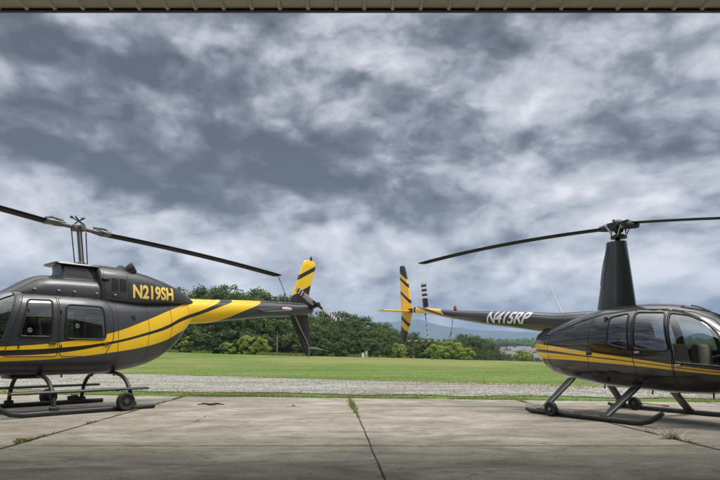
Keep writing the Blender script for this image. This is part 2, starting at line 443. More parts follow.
for s in (1, -1): bl.ribbon(g, ws[:int(len(ws) * .56)], s, .016, .0, False)
zt = bl.at(np.linspace(1.55, 2.38, 30))[0]; g.tube(np.stack([np.linspace(1.55, 2.38, 30), zt * 0, zt], 1), .018, 8)
g.build('windshield_frame', M['charcoal'], BELL)
for s, base in ((1, 1), (-1, 5)):
    for nm, di, wi, dp, wp in (('front', base, base + 2, fd, fw), ('rear', base + 1, base + 3, rd, rw)):
        g = MB(); g.add(*parts[di]); d = g.build('door', M['bell'], BELL, 60)
        if nm == 'front': d['label'] = 'front cabin door with upright window'
        else: d['label'] = 'rear cabin door with wide square window'
        g = MB(); g.add(*parts[wi]); g.build('window', M['smoke'], d, 180)
        g = MB(); bl.ribbon(g, wp, s, .017, .002); g.build('window_frame', M['gasket'], d)
        g = MB(); bl.ribbon(g, dp, s, .0065, -.001); g.build('door_seal', M['gasket'], d)
        g = MB()
        if nm == 'front':
            bl.ribbon(g, np.array([(1.30, 1.66), (.89, 1.67)]), s, .008, -.002, False); cx, cz = 1.24, 1.42; hx = .88
        else:
            bl.ribbon(g, np.array([(.66, 1.66), (-.03, 1.66)]), s, .008, -.002, False); bl.ribbon(g, np.array([(.34, 1.66), (.34, 1.3)]), s, .008, -.002, False); cx, cz = .47, 1.52; hx = -.06
        g.build('window_bar', M['darkmetal'], d)
        if nm == 'front':
            g = MB(); bl.ribbon(g, np.array([(1.08, 1.62), (1.06, 1.36)]), s, .012, -.03, False); g.build('inside_grip', M['white'], d)
        g = MB(); yy = float(bl.y(cx, cz)); g.lathe([(.02, -.01), (.038, -.01), (.041, 0), (.038, .008), (.026, .01), (.022, .003), (.01, .003)], (cx, s * (yy + .004), cz), 'y', 20); g.build('window_vent', M['palealloy'], d)
        g = MB(); yy = float(bl.y(hx, 1.2)); g.box((hx, s * (yy + .014), 1.205), (.12, .022, .028), None, .008); g.build('handle', M['darkmetal'], d)
# belly rails, small drains and a belly step fairing
for x in (1.2, .55, .0, -.42):
    g = MB(); g.rod((x, .25, .67), (x, .25, .60), .016, 8); g.build('belly_drain', M['darkmetal'], BELL)
g = MB(); g.box((1.12, 0, .625), (.5, .5, .06), None, .02); g.build('belly_panel', M['darkmetal'], BELL)
for s in (1, -1):
    for pts in ([(1.25, .74), (.5, .73), (-.2, .77), (-.9, .90), (-1.35, 1.06)], [(-.28, 2.0), (-.30, 1.4), (-.28, .80)], [(-.95, 2.06), (-1.0, 1.5), (-.95, .90)], [(-1.55, 2.12), (-1.58, 1.6), (-1.55, 1.14)]):
        g = MB(); bl.ribbon(g, np.array(pts), s, .005, -.0015, False); g.build('panel_seam', M['gasket'], fus)
    for q in np.linspace(-.40, -1.45, 12):
        pass
    g = MB(); yy = float(bl.y(-.62, 1.72)); g.lathe([(.01, -.01), (.06, -.01), (.062, .004), (.05, .008), (.01, .008)], (-.62, s * yy, 1.72), 'y', 18); g.build('fuel_cap', M['darkmetal'], fus)
    for hz_ in (1.15, 1.75):
        for hx_ in (1.40 - (hz_ - 1.15) * .25, .735):
            g = MB(); g.rod((hx_, s * (float(bl.y(hx_, hz_)) + .006), hz_ - .035), (hx_, s * (float(bl.y(hx_, hz_)) + .006), hz_ + .035), .011, 8); g.build('hinge', M['darkmetal'], fus)
# cowlings
tc = Loft([(1.66, 2.05, 1.97, .06, 2.0, 2, 2), (1.52, 2.10, 1.95, .25, 2.0, 2.2, 2), (1.35, 2.20, 1.95, .36, 2.0, 2.4, 2), (1.2, 2.30, 1.95, .41, 2.02, 2.5, 2), (1.0, 2.41, 1.95, .44, 2.05, 2.5, 2), (.85, 2.445, 1.95, .455, 2.05, 2.6, 2), (.5, 2.46, 1.95, .465, 2.05, 2.7, 2), (-.02, 2.47, 1.95, .47, 2.05, 2.7, 2)])
g = MB(); g.add(*tc.split([], .03, 72)[-1]); tco = g.build('transmission_cowling', M['charcoal'], BELL, 50)
ec = Loft([(-.02, 2.70, 1.95, .44, 2.10, 2.7, 2.5), (-.06, 2.75, 1.95, .47, 2.10, 2.8, 2.5), (-.4, 2.745, 1.95, .475, 2.12, 2.8, 2.5), (-.7, 2.715, 1.96, .47, 2.14, 2.8, 2.5), (-1.0, 2.675, 1.98, .45, 2.16, 2.7, 2.5), (-1.34, 2.60, 2.02, .41, 2.18, 2.5, 2.3), (-1.6, 2.53, 2.04, .36, 2.18, 2.3, 2.2), (-1.8, 2.46, 2.06, .32, 2.16, 2.2, 2), (-2.0, 2.36, 2.07, .28, 2.14, 2.1, 2), (-2.18, 2.245, 2.08, .22, 2.12, 2, 2)])
g = MB(); g.add(*ec.split([], .03, 72)[-1]); eco = g.build('engine_cowling', M['charcoal'], BELL, 50)
for s in (1,):
    wrap_text('N219SH', 1.0, lambda x, z: ec.y(x, z), lambda u, w: -.66 - .95 * u, lambda u, w: 2.115 + .285 * w + .01 * u, 'registration_lettering', M['gold'], eco, s, .034, 0.0, .007)
for s in (1, -1):
    g = MB()
    for px in (-.30, -.46): ec.ribbon(g, densify(roundpoly([(px + .06, 2.47), (px - .06, 2.47), (px - .06, 2.24), (px + .06, 2.24)], .01), .03), s, .006, -.001)
    for px in (-.30, -.46):
        for k in range(9):
            z = 2.26 + k * .024; xx = np.array([px + .05, px - .05]); ec.ribbon(g, np.stack([xx, [z, z]], 1), s, .007, .0, False)
    g.build('louver', M['screen'], eco)
    for pts in ([(-.10, 2.60), (-.10, 2.10)], [(-.56, 2.60), (-.58, 2.10)], [(-1.62, 2.47), (-1.64, 2.12)]):
        g = MB(); ec.ribbon(g, np.array(pts), s, .005, -.001, False); g.build('panel_seam', M['gasket'], eco)
    g = MB(); 
    xs = np.linspace(1.3, -.05, 40); g.tube(np.stack([xs, s * (bl.y(xs, xs * 0 + 2.065) + .004), xs * 0 + 2.07], 1), .008, 6)
    xs = np.linspace(-.05, -1.9, 40); g.tube(np.stack([xs, s * (bl.y(xs, np.interp(xs, [-1.9, -.05], [2.14, 2.05])) + .003), np.interp(xs, [-1.9, -.05], [2.14, 2.05])], 1), .006, 6)
    g.build('roof_seam', M['gasket'], fus)
    for x in (1.1, .72, .45, .05, -.3):
        g = MB(); yy = float(tc.y(max(x, 0), 2.14)) if x > 0 else float(ec.y(x, 2.14)); g.box((x, s * (yy + .008), 2.15), (.05, .02, .03), None, .006); g.build('latch', M['steel'], tco if x > 0 else eco)
# intake (dog house) around the mast
g = MB()
def ring(x0, x1, w, z, k=6):
    return np.array([(p[0], p[1], z) for p in roundpoly([(x1, w), (x0, w * 1.0), (x0, -w), (x1, -w)], .09, k)])
g.loops([ring(-.16, .62, .30, 2.40), ring(-.14, .58, .27, 2.55), ring(-.12, .60, .24, 2.655)])
dh = g.build('intake_fairing', M['charcoal'], BELL)
g = MB(); g.loops([ring(-.14, .70, .30, 2.657), ring(-.15, .73, .315, 2.672), ring(-.14, .71, .30, 2.70)]); g.build('intake_cap', M['black'], dh)
for s in (1, -1):
    g = MB(); q = np.array([(.13, 2.63), (-.08, 2.63), (-.10, 2.46), (.02, 2.46)]); y = np.interp(q[:, 1], [2.40, 2.55, 2.655], [.30, .27, .24])
    g.loops([np.stack([q[:, 0], s * (y - .02), q[:, 1]], 1), np.stack([q[:, 0], s * (y + .008), q[:, 1]], 1)])
    g.build('intake_screen', M['screen'], dh)
for s in (1, -1): 
    g = MB(); q = np.array([(.50, 2.62), (.20, 2.62), (.14, 2.47), (.50, 2.47)]); y = np.interp(q[:, 1], [2.40, 2.55, 2.655], [.30, .27, .24])
    g.loops([np.stack([q[:, 0], s * (y - .02), q[:, 1]], 1), np.stack([q[:, 0], s * (y + .006), q[:, 1]], 1)])
    g.build('access_panel', M['darkmetal'], dh)
for s in (1, -1):   # exhaust stacks
    P = np.array([(-.68, s * .16, 2.58), (-.70, s * .20, 2.67), (-.735, s * .24, 2.73), (-.78, s * .275, 2.76)])
    g = MB(); g.tube(P, [.095, .105, .105, .105], 20); g.tube(P[::-1] + [0, 0, .004], [.092, .093, .09, .08], 20)
    g.build('exhaust_stack', M['exhaust'], BELL)
for x, s in ((-.12, 1), (-.12, -1)):
    g = MB(); g.box((x, s * .46, 2.44), (.14, .05, .04), None, .012); g.build('side_marker', M['black'], BELL)
# tail boom
bb = Loft([(-2.02, 2.245, 1.60, .29, 1.93, 2, 2), (-2.16, 2.252, 1.675, .282, 1.965, 2, 2), (-2.7, 2.272, 1.735, .262, 2.005, 2, 2), (-3.04, 2.285, 1.79, .245, 2.04, 2, 2), (-3.56, 2.30, 1.85, .22, 2.075, 2, 2), (-4.32, 2.325, 1.94, .19, 2.13, 2, 2), (-5.38, 2.35, 2.03, .155, 2.19, 2, 2), (-5.95, 2.37, 2.11, .12, 2.24, 2, 2), (-6.05, 2.32, 2.16, .06, 2.24, 2, 2)])
g = MB(); g.add(*bb.split([], .04, 56)[-1]); boom = g.build('tail_boom', M['bell'], BELL, 50)
g = MB(); P = np.array([(-2.9, 0, 2.255), (-3.6, 0, 2.29), (-4.4, 0, 2.325), (-5.3, 0, 2.355), (-5.75, 0, 2.36)]); g.tube(densify(P, .2, False), .035, 10); g.build('drive_shaft_cover', M['bell'], boom)
g = MB(); g.lathe([(.02, -.16), (.08, -.15), (.11, -.06), (.11, .06), (.08, .15), (.02, .17)], (-5.92, .08, 2.35), 'y', 20); g.build('tail_gearbox', M['darkmetal'], BELL)
# horizontal stabiliser with a pale light on its tip
g = MB()
for s in (1, -1): pass
L = [np.stack([-4.20 + foil(.66, .12)[:, 0] - .0, np.full(18, y), 2.10 - foil(.66, .12)[:, 1]], 1) for y in np.linspace(-.98, .98, 9)]
g.loops(L); st = g.build('horizontal_stabilizer', M['charcoal'], BELL)
for s in (1, -1):
    g = MB(); g.lathe([(.005, -.17), (.03, -.13), (.04, 0), (.03, .12), (.005, .16)], (-4.22, s * 1.0, 2.10), 'x', 12); g.build('position_light', M['lens'], st)
# fin, stinger
fin = np.array([(-5.87, 3.56), (-5.62, 2.98), (-5.38, 2.40), (-5.34, 2.22), (-5.40, 2.0), (-5.62, 1.62), (-5.96, 1.00), (-6.13, 1.00), (-6.19, 1.14), (-6.10, 1.60), (-6.03, 2.0), (-5.99, 2.26), (-6.02, 2.5), (-6.12, 2.9), (-6.34, 3.55), (-6.26, 3.62), (-5.97, 3.63)])
g = MB(); plate(g, roundpoly(fin, .05, 4), -.17, .085); fo = g.build('vertical_fin', M['bellfin'], BELL, 40)
g = MB(); g.lathe([(.02, 3.62), (.028, 3.64), (.028, 3.72), (.015, 3.74)], (-6.17, -.17, 0), 'z', 12); g.build('anti_collision_light', M['black'], fo)
g = MB(); g.tube([(-5.45, -.05, 2.06), (-5.66, -.06, 1.74), (-5.93, -.10, 1.40), (-6.04, -.12, 1.25), (-6.06, -.13, 1.1), (-6.04, -.13, .92)], .016, 8); g.tube([(-6.04, -.13, 1.2), (-6.3, -.14, 1.2), (-6.62, -.14, 1.15)], [.02, .018, .013], 8); g.build('tail_guard', M['steel'], BELL)
# tail rotor, port side
TC = np.array((-5.92, .33, 2.35)); td = np.array((-.885, 0, -.46)); td /= np.linalg.norm(td)
M['belltr'] = blade_bands('grey_tail_blade_with_banded_tip', tuple(TC), .84, .56, 3, (.012, .012, .012), (.72, .72, .70), (.42, .41, .38))
g = MB(); g.rod((-5.92, .1, 2.35), (-5.92, .40, 2.35), .028, 12); g.rod(TC + td * .2, TC - td * .2, .035, 10); g.lathe([(.02, -.05), (.07, -.05), (.07, .05), (.02, .05)], tuple(TC), 'y', 16)
trb = g.build('tail_rotor', M['darkmetal'], BELL)
def tail_blade(parent, C, d, r0, r1, ch, t, mat, tw=.25):
    d = np.array(d) / np.linalg.norm(d); w = np.cross(d, [0, 1, 0]); L = []
    for q in np.linspace(0, 1, 8):
        f = foil(ch, t); p = C + d * (r0 + (r1 - r0) * q); cs, sn = math.cos(tw), math.sin(tw)
        L.append(p + (f[:, :1] * cs - f[:, 1:] * sn) * w + (f[:, :1] * sn + f[:, 1:] * cs) * np.array([0, 1, 0]))
    g = MB(); g.loops(L); return g.build('tail_rotor_blade', mat, parent, 40)
tail_blade(trb, TC, td, .12, .84, .135, .13, M['belltr']); tail_blade(trb, TC, -td, .12, .84, .135, .13, M['belltr'])
# main rotor
mz0, mz1 = np.array((.14, 0, 2.66)), np.array((.215, 0, 3.42))
g = MB(); g.rod(mz0, mz1, .037, 16); g.lathe([(.06, 2.70), (.10, 2.71), (.10, 2.76), (.06, 2.78)], (.15, 0, 0), 'z', 20); ms = g.build('mast', M['steel'], BELL)
g = MB()
for dx, dy in ((.17, .10), (-.17, -.06), (.02, .17)):
    g.rod((.15 + dx * .9, dy, 2.70), (.215 + dx, dy, 3.38), .011, 8)
g.build('pitch_link', M['darkmetal'], BELL)
hub = np.array((.215, 0, 3.43)); sl = np.array((-1, 0.0, -.067)); sl /= np.linalg.norm(sl)     # teetered: aft blade tied down
g = MB(); up = np.array((-.067, 0, 1.0))
g.tube([hub - sl * .34, hub, hub + sl * .34], .055, 10, flat=.75); g.box(hub, (.24, .17, .13), (0, .067, 0), .03)
g.rod(hub + (0, -.2, .01), hub + (0, .2, .01), .035, 10)
hb = g.build('main_rotor_hub', M['palealloy'], BELL)
for k in (1, -1):
    g = MB(); a = hub + sl * .28 * k; b = hub + sl * .60 * k
    g.tube([a, a + sl * k * .12, b - sl * k * .1, b], [.065, .085, .075, .05], 12, flat=.7); g.rod(b + np.array((0, .1, 0)) - sl * k * .04, a + np.array((0, .12, .02)), .018, 8); g.rod(b - np.array((0, .1, 0)) - sl * k * .04, a + np.array((0, -.12, .02)), .018, 8)
    g.box(b - sl * k * .08, (.16, .2, .09), (0, .067, 0), .02)
    g.build('blade_grip', M['palealloy'], hb)
    g = MB(); g.tube([a + up * .07, a + up * .09 + sl * k * .22, b + up * .05], .02, 8); g.build('pitch_horn', M['darkmetal'], hb)
    tip = hub + sl * 5.08 * k + np.array((0, 0, -.03 if k == 1 else .1)); g = MB(); blade(g, hub + sl * .48 * k, tip, .33, .12, .05, .045, 16, lead=k); g.build('rotor_blade', M['blade'], hb, 40)
g = MB()
for sx in (1, -1): g.tube([hub + (sx * -.09, .07, .06), hub + (0, 0, .13), hub + (sx * .09, -.07, .20)], .014, 8); g.lathe([(.005, -.03), (.026, -.015), (.026, .015), (.005, .03)], hub + (sx * .10, -.07, .205), 'x', 10)
for sx in (1, -1): g.tube([hub + (sx * .09, .07, .06), hub + (0, .03, .13), hub + (sx * -.09, .07, .20)], .014, 8)
g.build('hub_weights', M['darkmetal'], hb)
# landing gear
for s in (1, -1):
    P = [(1.86, s * 1.04, .27), (1.77, s * 1.05, .15), (1.62, s * 1.05, .072), (1.45, s * 1.05, .048), (.5, s * 1.05, .048), (-.82, s * 1.05, .048)]
    g = MB(); g.tube(densify(P, .12, False), .045, 14); sk = g.build('landing_skid', M['skid'], BELL)
    g = MB(); L = [np.array([(x, s * (1.0 + dy), .385 + dz) for dy, dz in ((-.07, -.022), (.07, -.022), (.078, .004), (.065, .024), (-.065, .024), (-.078, .004))]) for x in np.linspace(-.7, 1.62, 12)]; g.loops(L)
    g.build('step', M['skid'], BELL)
    for x in (.97, -.38):
        pass
    g = MB(); g.rod((-.26, s * 1.0, .17), (-.26, s * 1.23, .17), .022, 10); g.box((-.22, s * 1.07, .12), (.22, .05, .10), None, .015); br = g.build('wheel_bracket', M['darkmetal'], BELL)
    wx = -.10 if s == 1 else .22
    wheel(BELL, (wx - .1 if s == 1 else wx, s * 1.17, .168), .168, .10)
for x in (.97, -.38):
    P = [(x, -1.05, .06), (x, -1.04, .16), (x, -.97, .36), (x, -.84, .52), (x, -.66, .62), (x, -.4, .665), (x, 0, .675)]; P = P + [(a, -b, c) for a, b, c in P[-2::-1]]
    P = np.array(P); t = np.linspace(0, len(P) - 1, 46); Q = np.stack([np.interp(t, range(len(P)), P[:, k]) for k in range(3)], 1)
    for _ in range(3): Q[1:-1] = (Q[:-2] + 2 * Q[1:-1] + Q[2:]) / 4
    g = MB(); g.tube(Q, .037, 12)
    for s in (1, -1):
        g.box((x, s * 1.05, .10), (.16, .07, .10), None, .02); g.rod((x, s * 1.0, .385), (x, s * .93, .40), .02, 8)
    g.build('cross_tube', M['skid'], BELL)
# cabin
for y in (.33, -.33): seat(BELL, 1.0, y, 1.02, .46, M['greyseat'])
seat(BELL, .12, 0, 1.02, 1.16, M['greyseat'])
g = MB(); g.box((1.9, 0, 1.2), (.28, .62, .5), (0, .25, 0), .05); g.build('instrument_panel', M['liner'], BELL)
g = MB(); g.box((.75, 0, .88), (2.1, 1.06, .05), None, .01); g.box((-.42, 0, 1.4), (.04, 1.0, 1.1), None, .01); g.build('cabin_floor', M['liner'], BELL)

# ================================================================== HELICOPTER N415RP
ROB = empty('helicopter', (4.40, 9.55, 0), R(-60.7), 'glossy black helicopter with thin amber stripes and tall mast fairing, marked N415RP', 'helicopter', 'helicopters parked on the apron')
rl = Loft([
    (-1.76, 1.36, 1.14, .10, 1.25, 2, 2), (-1.735, 1.41, 1.04, .19, 1.24, 2.1, 2.1), (-1.66, 1.455, .93, .27, 1.2, 2.2, 2.2), (-1.5, 1.50, .79, .35, 1.15, 2.2, 2.3), (-1.3, 1.555, .68, .42, 1.12, 2.2, 2.4),
    (-1.0, 1.635, .59, .49, 1.1, 2.2, 2.5), (-.42, 1.775, .51, .58, 1.07, 2.3, 2.6), (0, 1.825, .475, .625, 1.05, 2.4, 2.7), (.5, 1.83, .45, .645, 1.04, 2.5, 2.7), (.9, 1.80, .435, .65, 1.03, 2.5, 2.7),
    (1.25, 1.735, .43, .645, 1.0, 2.4, 2.6), (1.5, 1.625, .435, .62, .98, 2.3, 2.5), (1.75, 1.45, .455, .57, .94, 2.2, 2.4), (2.0, 1.22, .49, .49, .89, 2.1, 2.3), (2.2, 1.03, .54, .39, .84, 2, 2.2), (2.36, .89, .605, .25, .77, 2, 2), (2.45, .79, .67, .10, .73, 2, 2), (2.47, .75, .70, .03, .725, 2, 2)])
w1 = roundpoly([(.17, 1.61), (.50, 1.66), (.585, 1.09), (.20, 1.19)], .06)
w2 = roundpoly([(.615, 1.665), (1.075, 1.635), (1.235, 1.065), (.69, 1.095)], .06)
w3 = roundpoly([(1.14, 1.625), (1.40, 1.575), (1.60, 1.47), (1.76, 1.33), (1.90, 1.14), (1.97, .98), (1.96, .84), (1.30, .90), (1.27, 1.06)], .05)
d2 = roundpoly([(.59, 1.72), (1.10, 1.69), (1.265, 1.06), (1.265, .58), (.72, .56), (.64, 1.06)], .05)
d3 = roundpoly([(1.115, 1.685), (1.41, 1.625), (1.64, 1.51), (1.81, 1.36), (1.96, 1.16), (2.04, .98), (2.03, .66), (1.29, .58), (1.285, 1.06)], .04)
rws = roundpoly([(1.18, 1.72), (1.43, 1.66), (1.68, 1.545), (1.86, 1.385), (2.01, 1.18), (2.10, .95), (2.14, .86), (2.29, .89), (2.3, 1.3), (1.8, 1.8), (1.2, 1.9)], .02)
regs = [(rws, 1)] + [(p, s) for s in (1, -1) for p in (w1, d2, d3, w2, w3)] + [(rws, -1)]
parts = rl.split(regs, .016, 128)
g = MB(); g.add(*parts[-1]); fus = g.build('fuselage', M['robin'], ROB, 60)
for k in (0, 11): g = MB(); g.add(*parts[k]); g.build('windshield', M['glass'], ROB, 180)
g = MB()
for s in (1, -1): rl.ribbon(g, rws[:int(len(rws) * .63)], s, .014, -.002, False)
xs = np.linspace(1.2, 2.38, 40); z_ = rl.at(xs)[0]; g.tube(np.stack([xs, xs * 0, z_], 1), .017, 8)
g.build('windshield_frame', M['black'], ROB)
g = MB(); g.box((1.52, -.06, 1.545), (.06, .05, .05), None, .015); g.build('compass', M['liner'], ROB)
for s, b in ((1, 1), (-1, 6)):
    g = MB(); g.add(*parts[b]); q = g.build('rear_window', M['smoke'], ROB, 180)
    g = MB(); rl.ribbon(g, w1, s, .014, .001); g.build('window_frame', M['gasket'], q)
    for di, wi, dp, wp, gl, hx, hz in ((b + 1, b + 3, d2, w2, 'smoke', .74, 1.045), (b + 2, b + 4, d3, w3, 'glass', 1.36, .86)):
        g = MB(); g.add(*parts[di]); d = g.build('door', M['robin'], ROB, 60)
        d['label'] = 'rear cabin door with tinted window' if gl == 'smoke' else 'front cabin door with large clear arched window'
        g = MB(); g.add(*parts[wi]); g.build('window', M[gl], d, 180)
        g = MB(); rl.ribbon(g, wp, s, .015, .001); g.build('window_frame', M['black'], d)
        g = MB(); rl.ribbon(g, dp, s, .006, -.001); g.build('door_seal', M['gasket'], d)
        g = MB(); g.box((hx, s * (float(rl.y(hx, hz)) + .015), hz), (.09, .025, .03), None, .008); g.build('handle', M['steel'], d)
for s in (1, -1):
    for pts in ([(-.17, 1.70), (-.20, 1.0), (-.17, .55)], [(-1.6, .93), (-.9, .78), (.2, .63), (1.2, .555)], [(-1.15, 1.52), (-1.2, 1.1), (-1.1, .70)]):
        g = MB(); rl.ribbon(g, np.array(pts), s, .0045, -.001, False); g.build('panel_seam', M['gasket'], fus)
for s in (1, -1):
    g = MB(); g.box((-.16, s * (float(rl.y(-.16, 1.03)) + .008), 1.03), (.10, .03, .05), None, .01); g.build('cowl_latch', M['black'], fus)
    g = MB(); g.box((.72, s * (float(rl.y(.72, .62)) + .006), .64), (.07, .014, .018), None, .004); g.build('step_plate', M['steel'], fus)
    # exhaust and cooling slots at the cowl end
    g = MB()
    for k in range(4): rl.ribbon(g, np.array([(-1.62 + .02 * k, 1.30 + .04 * k), (-1.25, 1.33 + .05 * k)]), s, .010, -.002, False)
    g.build('cooling_slot', M['screen'], fus)
for x in (-.25, .62, 1.05, 1.55):
    g = MB(); z = float(rl.at(x)[1]); g.rod((x, -.12, z + .02), (x, -.12, z - .06), .012, 8); g.build('belly_drain', M['darkmetal'], fus)
# mast fairing
g = MB(); L = []
for q in np.linspace(0, 1, 12):
    z = 1.72 + (2.93 - 1.72) * q; xa = -.42 + (-.205 + .42) * q; xb = .295 + (.125 - .295) * q; th = .17 - .05 * q
    f = np.array([(1, 0), (.97, .35), (.88, .68), (.72, .92), (.5, 1), (.3, .96), (.12, .8), (.02, .5), (0, .2)]); f = np.concatenate([f, (f * [1, -1])[:0:-1]])
    L.append(np.stack([xa + (xb - xa) * f[:, 0], th * f[:, 1], np.full(len(f), z)], 1))
g.loops(L); mf = g.build('mast_fairing', M['fairing'], ROB, 30)
g = MB(); g.tube([(-.13, -.135, 2.86), (-.22, -.15, 2.5), (-.26, -.158, 2.2)], .008, 6); g.build('fairing_seam', M['steel'], mf)
# hub
hz = 3.20
g = MB(); g.rod((-.03, 0, 2.9), (0, 0, hz), .04, 14); g.build('mast', M['darkmetal'], ROB)
def rob_rotor(psi, zt_l, zt_r):
    u = np.array((math.cos(psi), math.sin(psi), 0)); v = np.array((-u[1], u[0], 0)); H = np.array((0, 0, hz))
    g = MB(); g.box(H, (.26, .13, .12), (0, 0, psi), .03); g.rod(H - v * .14, H + v * .14, .05, 12); g.lathe([(.02, -.13), (.07, -.11), (.10, -.02), (.09, .06), (.05, .10), (.02, .11)], H, 'z', 14)
    hb = g.build('main_rotor_hub', M['darkmetal'], ROB)
    g = MB(); g.lathe([(.05, 2.98), (.13, 2.985), (.13, 3.02), (.08, 3.05), (.05, 3.06)], (0, 0, 0), 'z', 20); g.build('swashplate', M['darkmetal'], hb)
    for k in (1, -1):
        zt = zt_l if k == 1 else zt_r
        a = H + u * .13 * k; b = H + u * .34 * k + np.array((0, 0, (zt - hz) * .06))
        g = MB(); g.tube([a, a + (b - a) * .4, b], [.065, .07, .045], 12); g.lathe([(.03, -.07), (.075, -.06), (.075, .06), (.03, .07)], a, 'z', 14); g.build('blade_grip', M['darkmetal'], hb)
        g = MB(); p = v * .13 * k; g.rod(H + u * .15 * k + p, np.array((0, 0, 3.03)) + p * .9 + u * .06 * k, .011, 8); g.rod(H + u * .15 * k + p, H + u * .2 * k, .018, 8); g.lathe([(.005, -.02), (.022, -.01), (.022, .01), (.005, .02)], H + u * .15 * k + p, 'x', 8); g.build('pitch_link', M['steel'], hb)
        g = MB(); blade(g, H + u * .30 * k, H + u * 5.03 * k + np.array((0, 0, zt - hz)), .254, .11, .03, .07, 18, lead=-1); g.build('rotor_blade', M['blade'], hb, 40)
    g = MB()
    for q in range(11):
        an = q * .9 + .3; c = np.array((math.cos(an) * .14, math.sin(an) * .14, hz + (.07 if q % 2 else -.05))); g.lathe([(.006, -.022), (.024, -.018), (.024, .018), (.006, .022)], c, 'z', 8)
    for an in (.5, 2.1, 3.6, 5.2): g.rod((math.cos(an) * .12, math.sin(an) * .12, 3.02), (math.cos(an + .5) * .1, math.sin(an + .5) * .1, 3.2), .012, 8)
    g.build('hub_bolts', M['steel'], hb)
rob_rotor(R(186.5), 3.22, 2.33)
# tail boom
rb = Loft([(-.25, 1.77, 1.45, .12, 1.6, 2, 2), (-.5, 1.79, 1.33, .2, 1.56, 2, 2), (-.9, 1.795, 1.33, .225, 1.562, 2, 2), (-1.24, 1.80, 1.385, .208, 1.592, 2, 2), (-1.86, 1.855, 1.475, .19, 1.665, 2, 2), (-2.31, 1.89, 1.54, .175, 1.715, 2, 2), (-3.3, 1.97, 1.67, .15, 1.82, 2, 2), (-4.6, 2.09, 1.89, .10, 1.99, 2, 2), (-5.5, 2.20, 2.05, .075, 2.125, 2, 2), (-6.05, 2.255, 2.105, .072, 2.18, 2, 2), (-6.10, 2.22, 2.14, .035, 2.18, 2, 2)])
g = MB(); g.add(*rb.split([], .04, 48)[-1]); boom = g.build('tail_boom', M['robin_boom'], ROB, 50)
def zb(u): return 1.692 - .085 * u
wrap_text('N415RP', .95, lambda x, z: rb.y(x, np.minimum(z, rb.at(x)[0] - .012)), lambda u, w: -3.16 + 1.30 * u, lambda u, w: zb(u) + w * (.255 - .0 * u), 'registration_lettering', M['silver'], boom, -1, .022, .32, .006)
g = MB(); g.lathe([(.04, 0), (.045, .02), (.032, .04), (.032, .07), (.02, .10), (.005, .105)], (-4.39, 0, 2.065), 'z', 12); g.build('anti_collision_light', M['red'], boom)
g = MB(); g.rod((-1.24, 0, 1.79), (-1.52, 0, 2.33), .016, 8, r2=.007); g.build('antenna', M['white'], boom)
g = MB(); g.lathe([(.02, -.14), (.07, -.12), (.085, 0), (.07, .10), (.03, .16)], (-5.97, .06, 2.18), 'y', 16); g.build('tail_gearbox', M['black'], ROB)
fin = [(-6.74, 3.44), (-6.53, 3.42), (-6.34, 2.85), (-6.22, 2.33), (-6.195, 2.12), (-6.28, 1.86), (-6.53, 1.34), (-6.70, 1.36), (-6.66, 1.86), (-6.65, 2.16), (-6.69, 2.57)]
g = MB(); plate(g, roundpoly(fin, .04, 4), 0, .07); g.build('vertical_fin', M['robinfin'], ROB, 40)
g = MB(); g.box((-6.18, 0, 2.18), (.26, .09, .11), None, .02); g.build('fin_mount', M['black'], ROB)
g = MB(); L = []
for y in np.linspace(-.05, -.86, 6): f = foil(.42, .11); L.append(np.stack([-6.32 + f[:, 0], np.full(len(f), y), 2.165 + f[:, 1]], 1))
g.loops(L); g.build('horizontal_stabilizer', M['amber'], ROB, 40)
C = np.array((-5.97, .27, 2.18)); td = np.array((-.12, 0, .75))
M['robtr'] = blade_bands('black_and_white_banded_tail_blade', tuple(C), .76, .26, 4, (.012, .012, .012), (.75, .75, .73), (.012, .012, .012))
g = MB(); g.rod((-5.97, .1, 2.18), (-5.97, .33, 2.18), .022, 10); g.rod(C - td / .76 * .12, C + td / .76 * .12, .03, 10); tr = g.build('tail_rotor', M['darkmetal'], ROB)
tail_blade(tr, C, td, .08, .76, .15, .12, M['robtr'], -.55); tail_blade(tr, C, -td, .08, .76, .15, .12, M['robtr'], -.55)
# tail guard with its own bands
m, nt, out = new_mat('banded_guard_paint'); n = N(nt); x, y, z = sepxyz(n)
k = n.m('LESS_THAN', n.m('FRACT', n.m('MULTIPLY', n.m('SUBTRACT', z, x), 4.2)), .5); paint_tail(n, nt, out, n.mix(k, (.62, .60, .57), (.02, .02, .02)), .4, .1); M['guard'] = m
P = np.array([(-4.55, .05, 1.90), (-4.66, .12, 1.68), (-4.84, .2, 1.46), (-5.02, .24, 1.38), (-5.3, .26, 1.365), (-6.0, .18, 1.375), (-6.62, .02, 1.38)]); t = np.linspace(0, 6, 30); Q = np.stack([np.interp(t, range(7), P[:, k]) for k in range(3)], 1)
for _ in range(3): Q[1:-1] = (Q[:-2] + 2 * Q[1:-1] + Q[2:]) / 4
g = MB(); g.tube(Q, .013, 8); g.build('tail_guard', M['guard'], ROB)
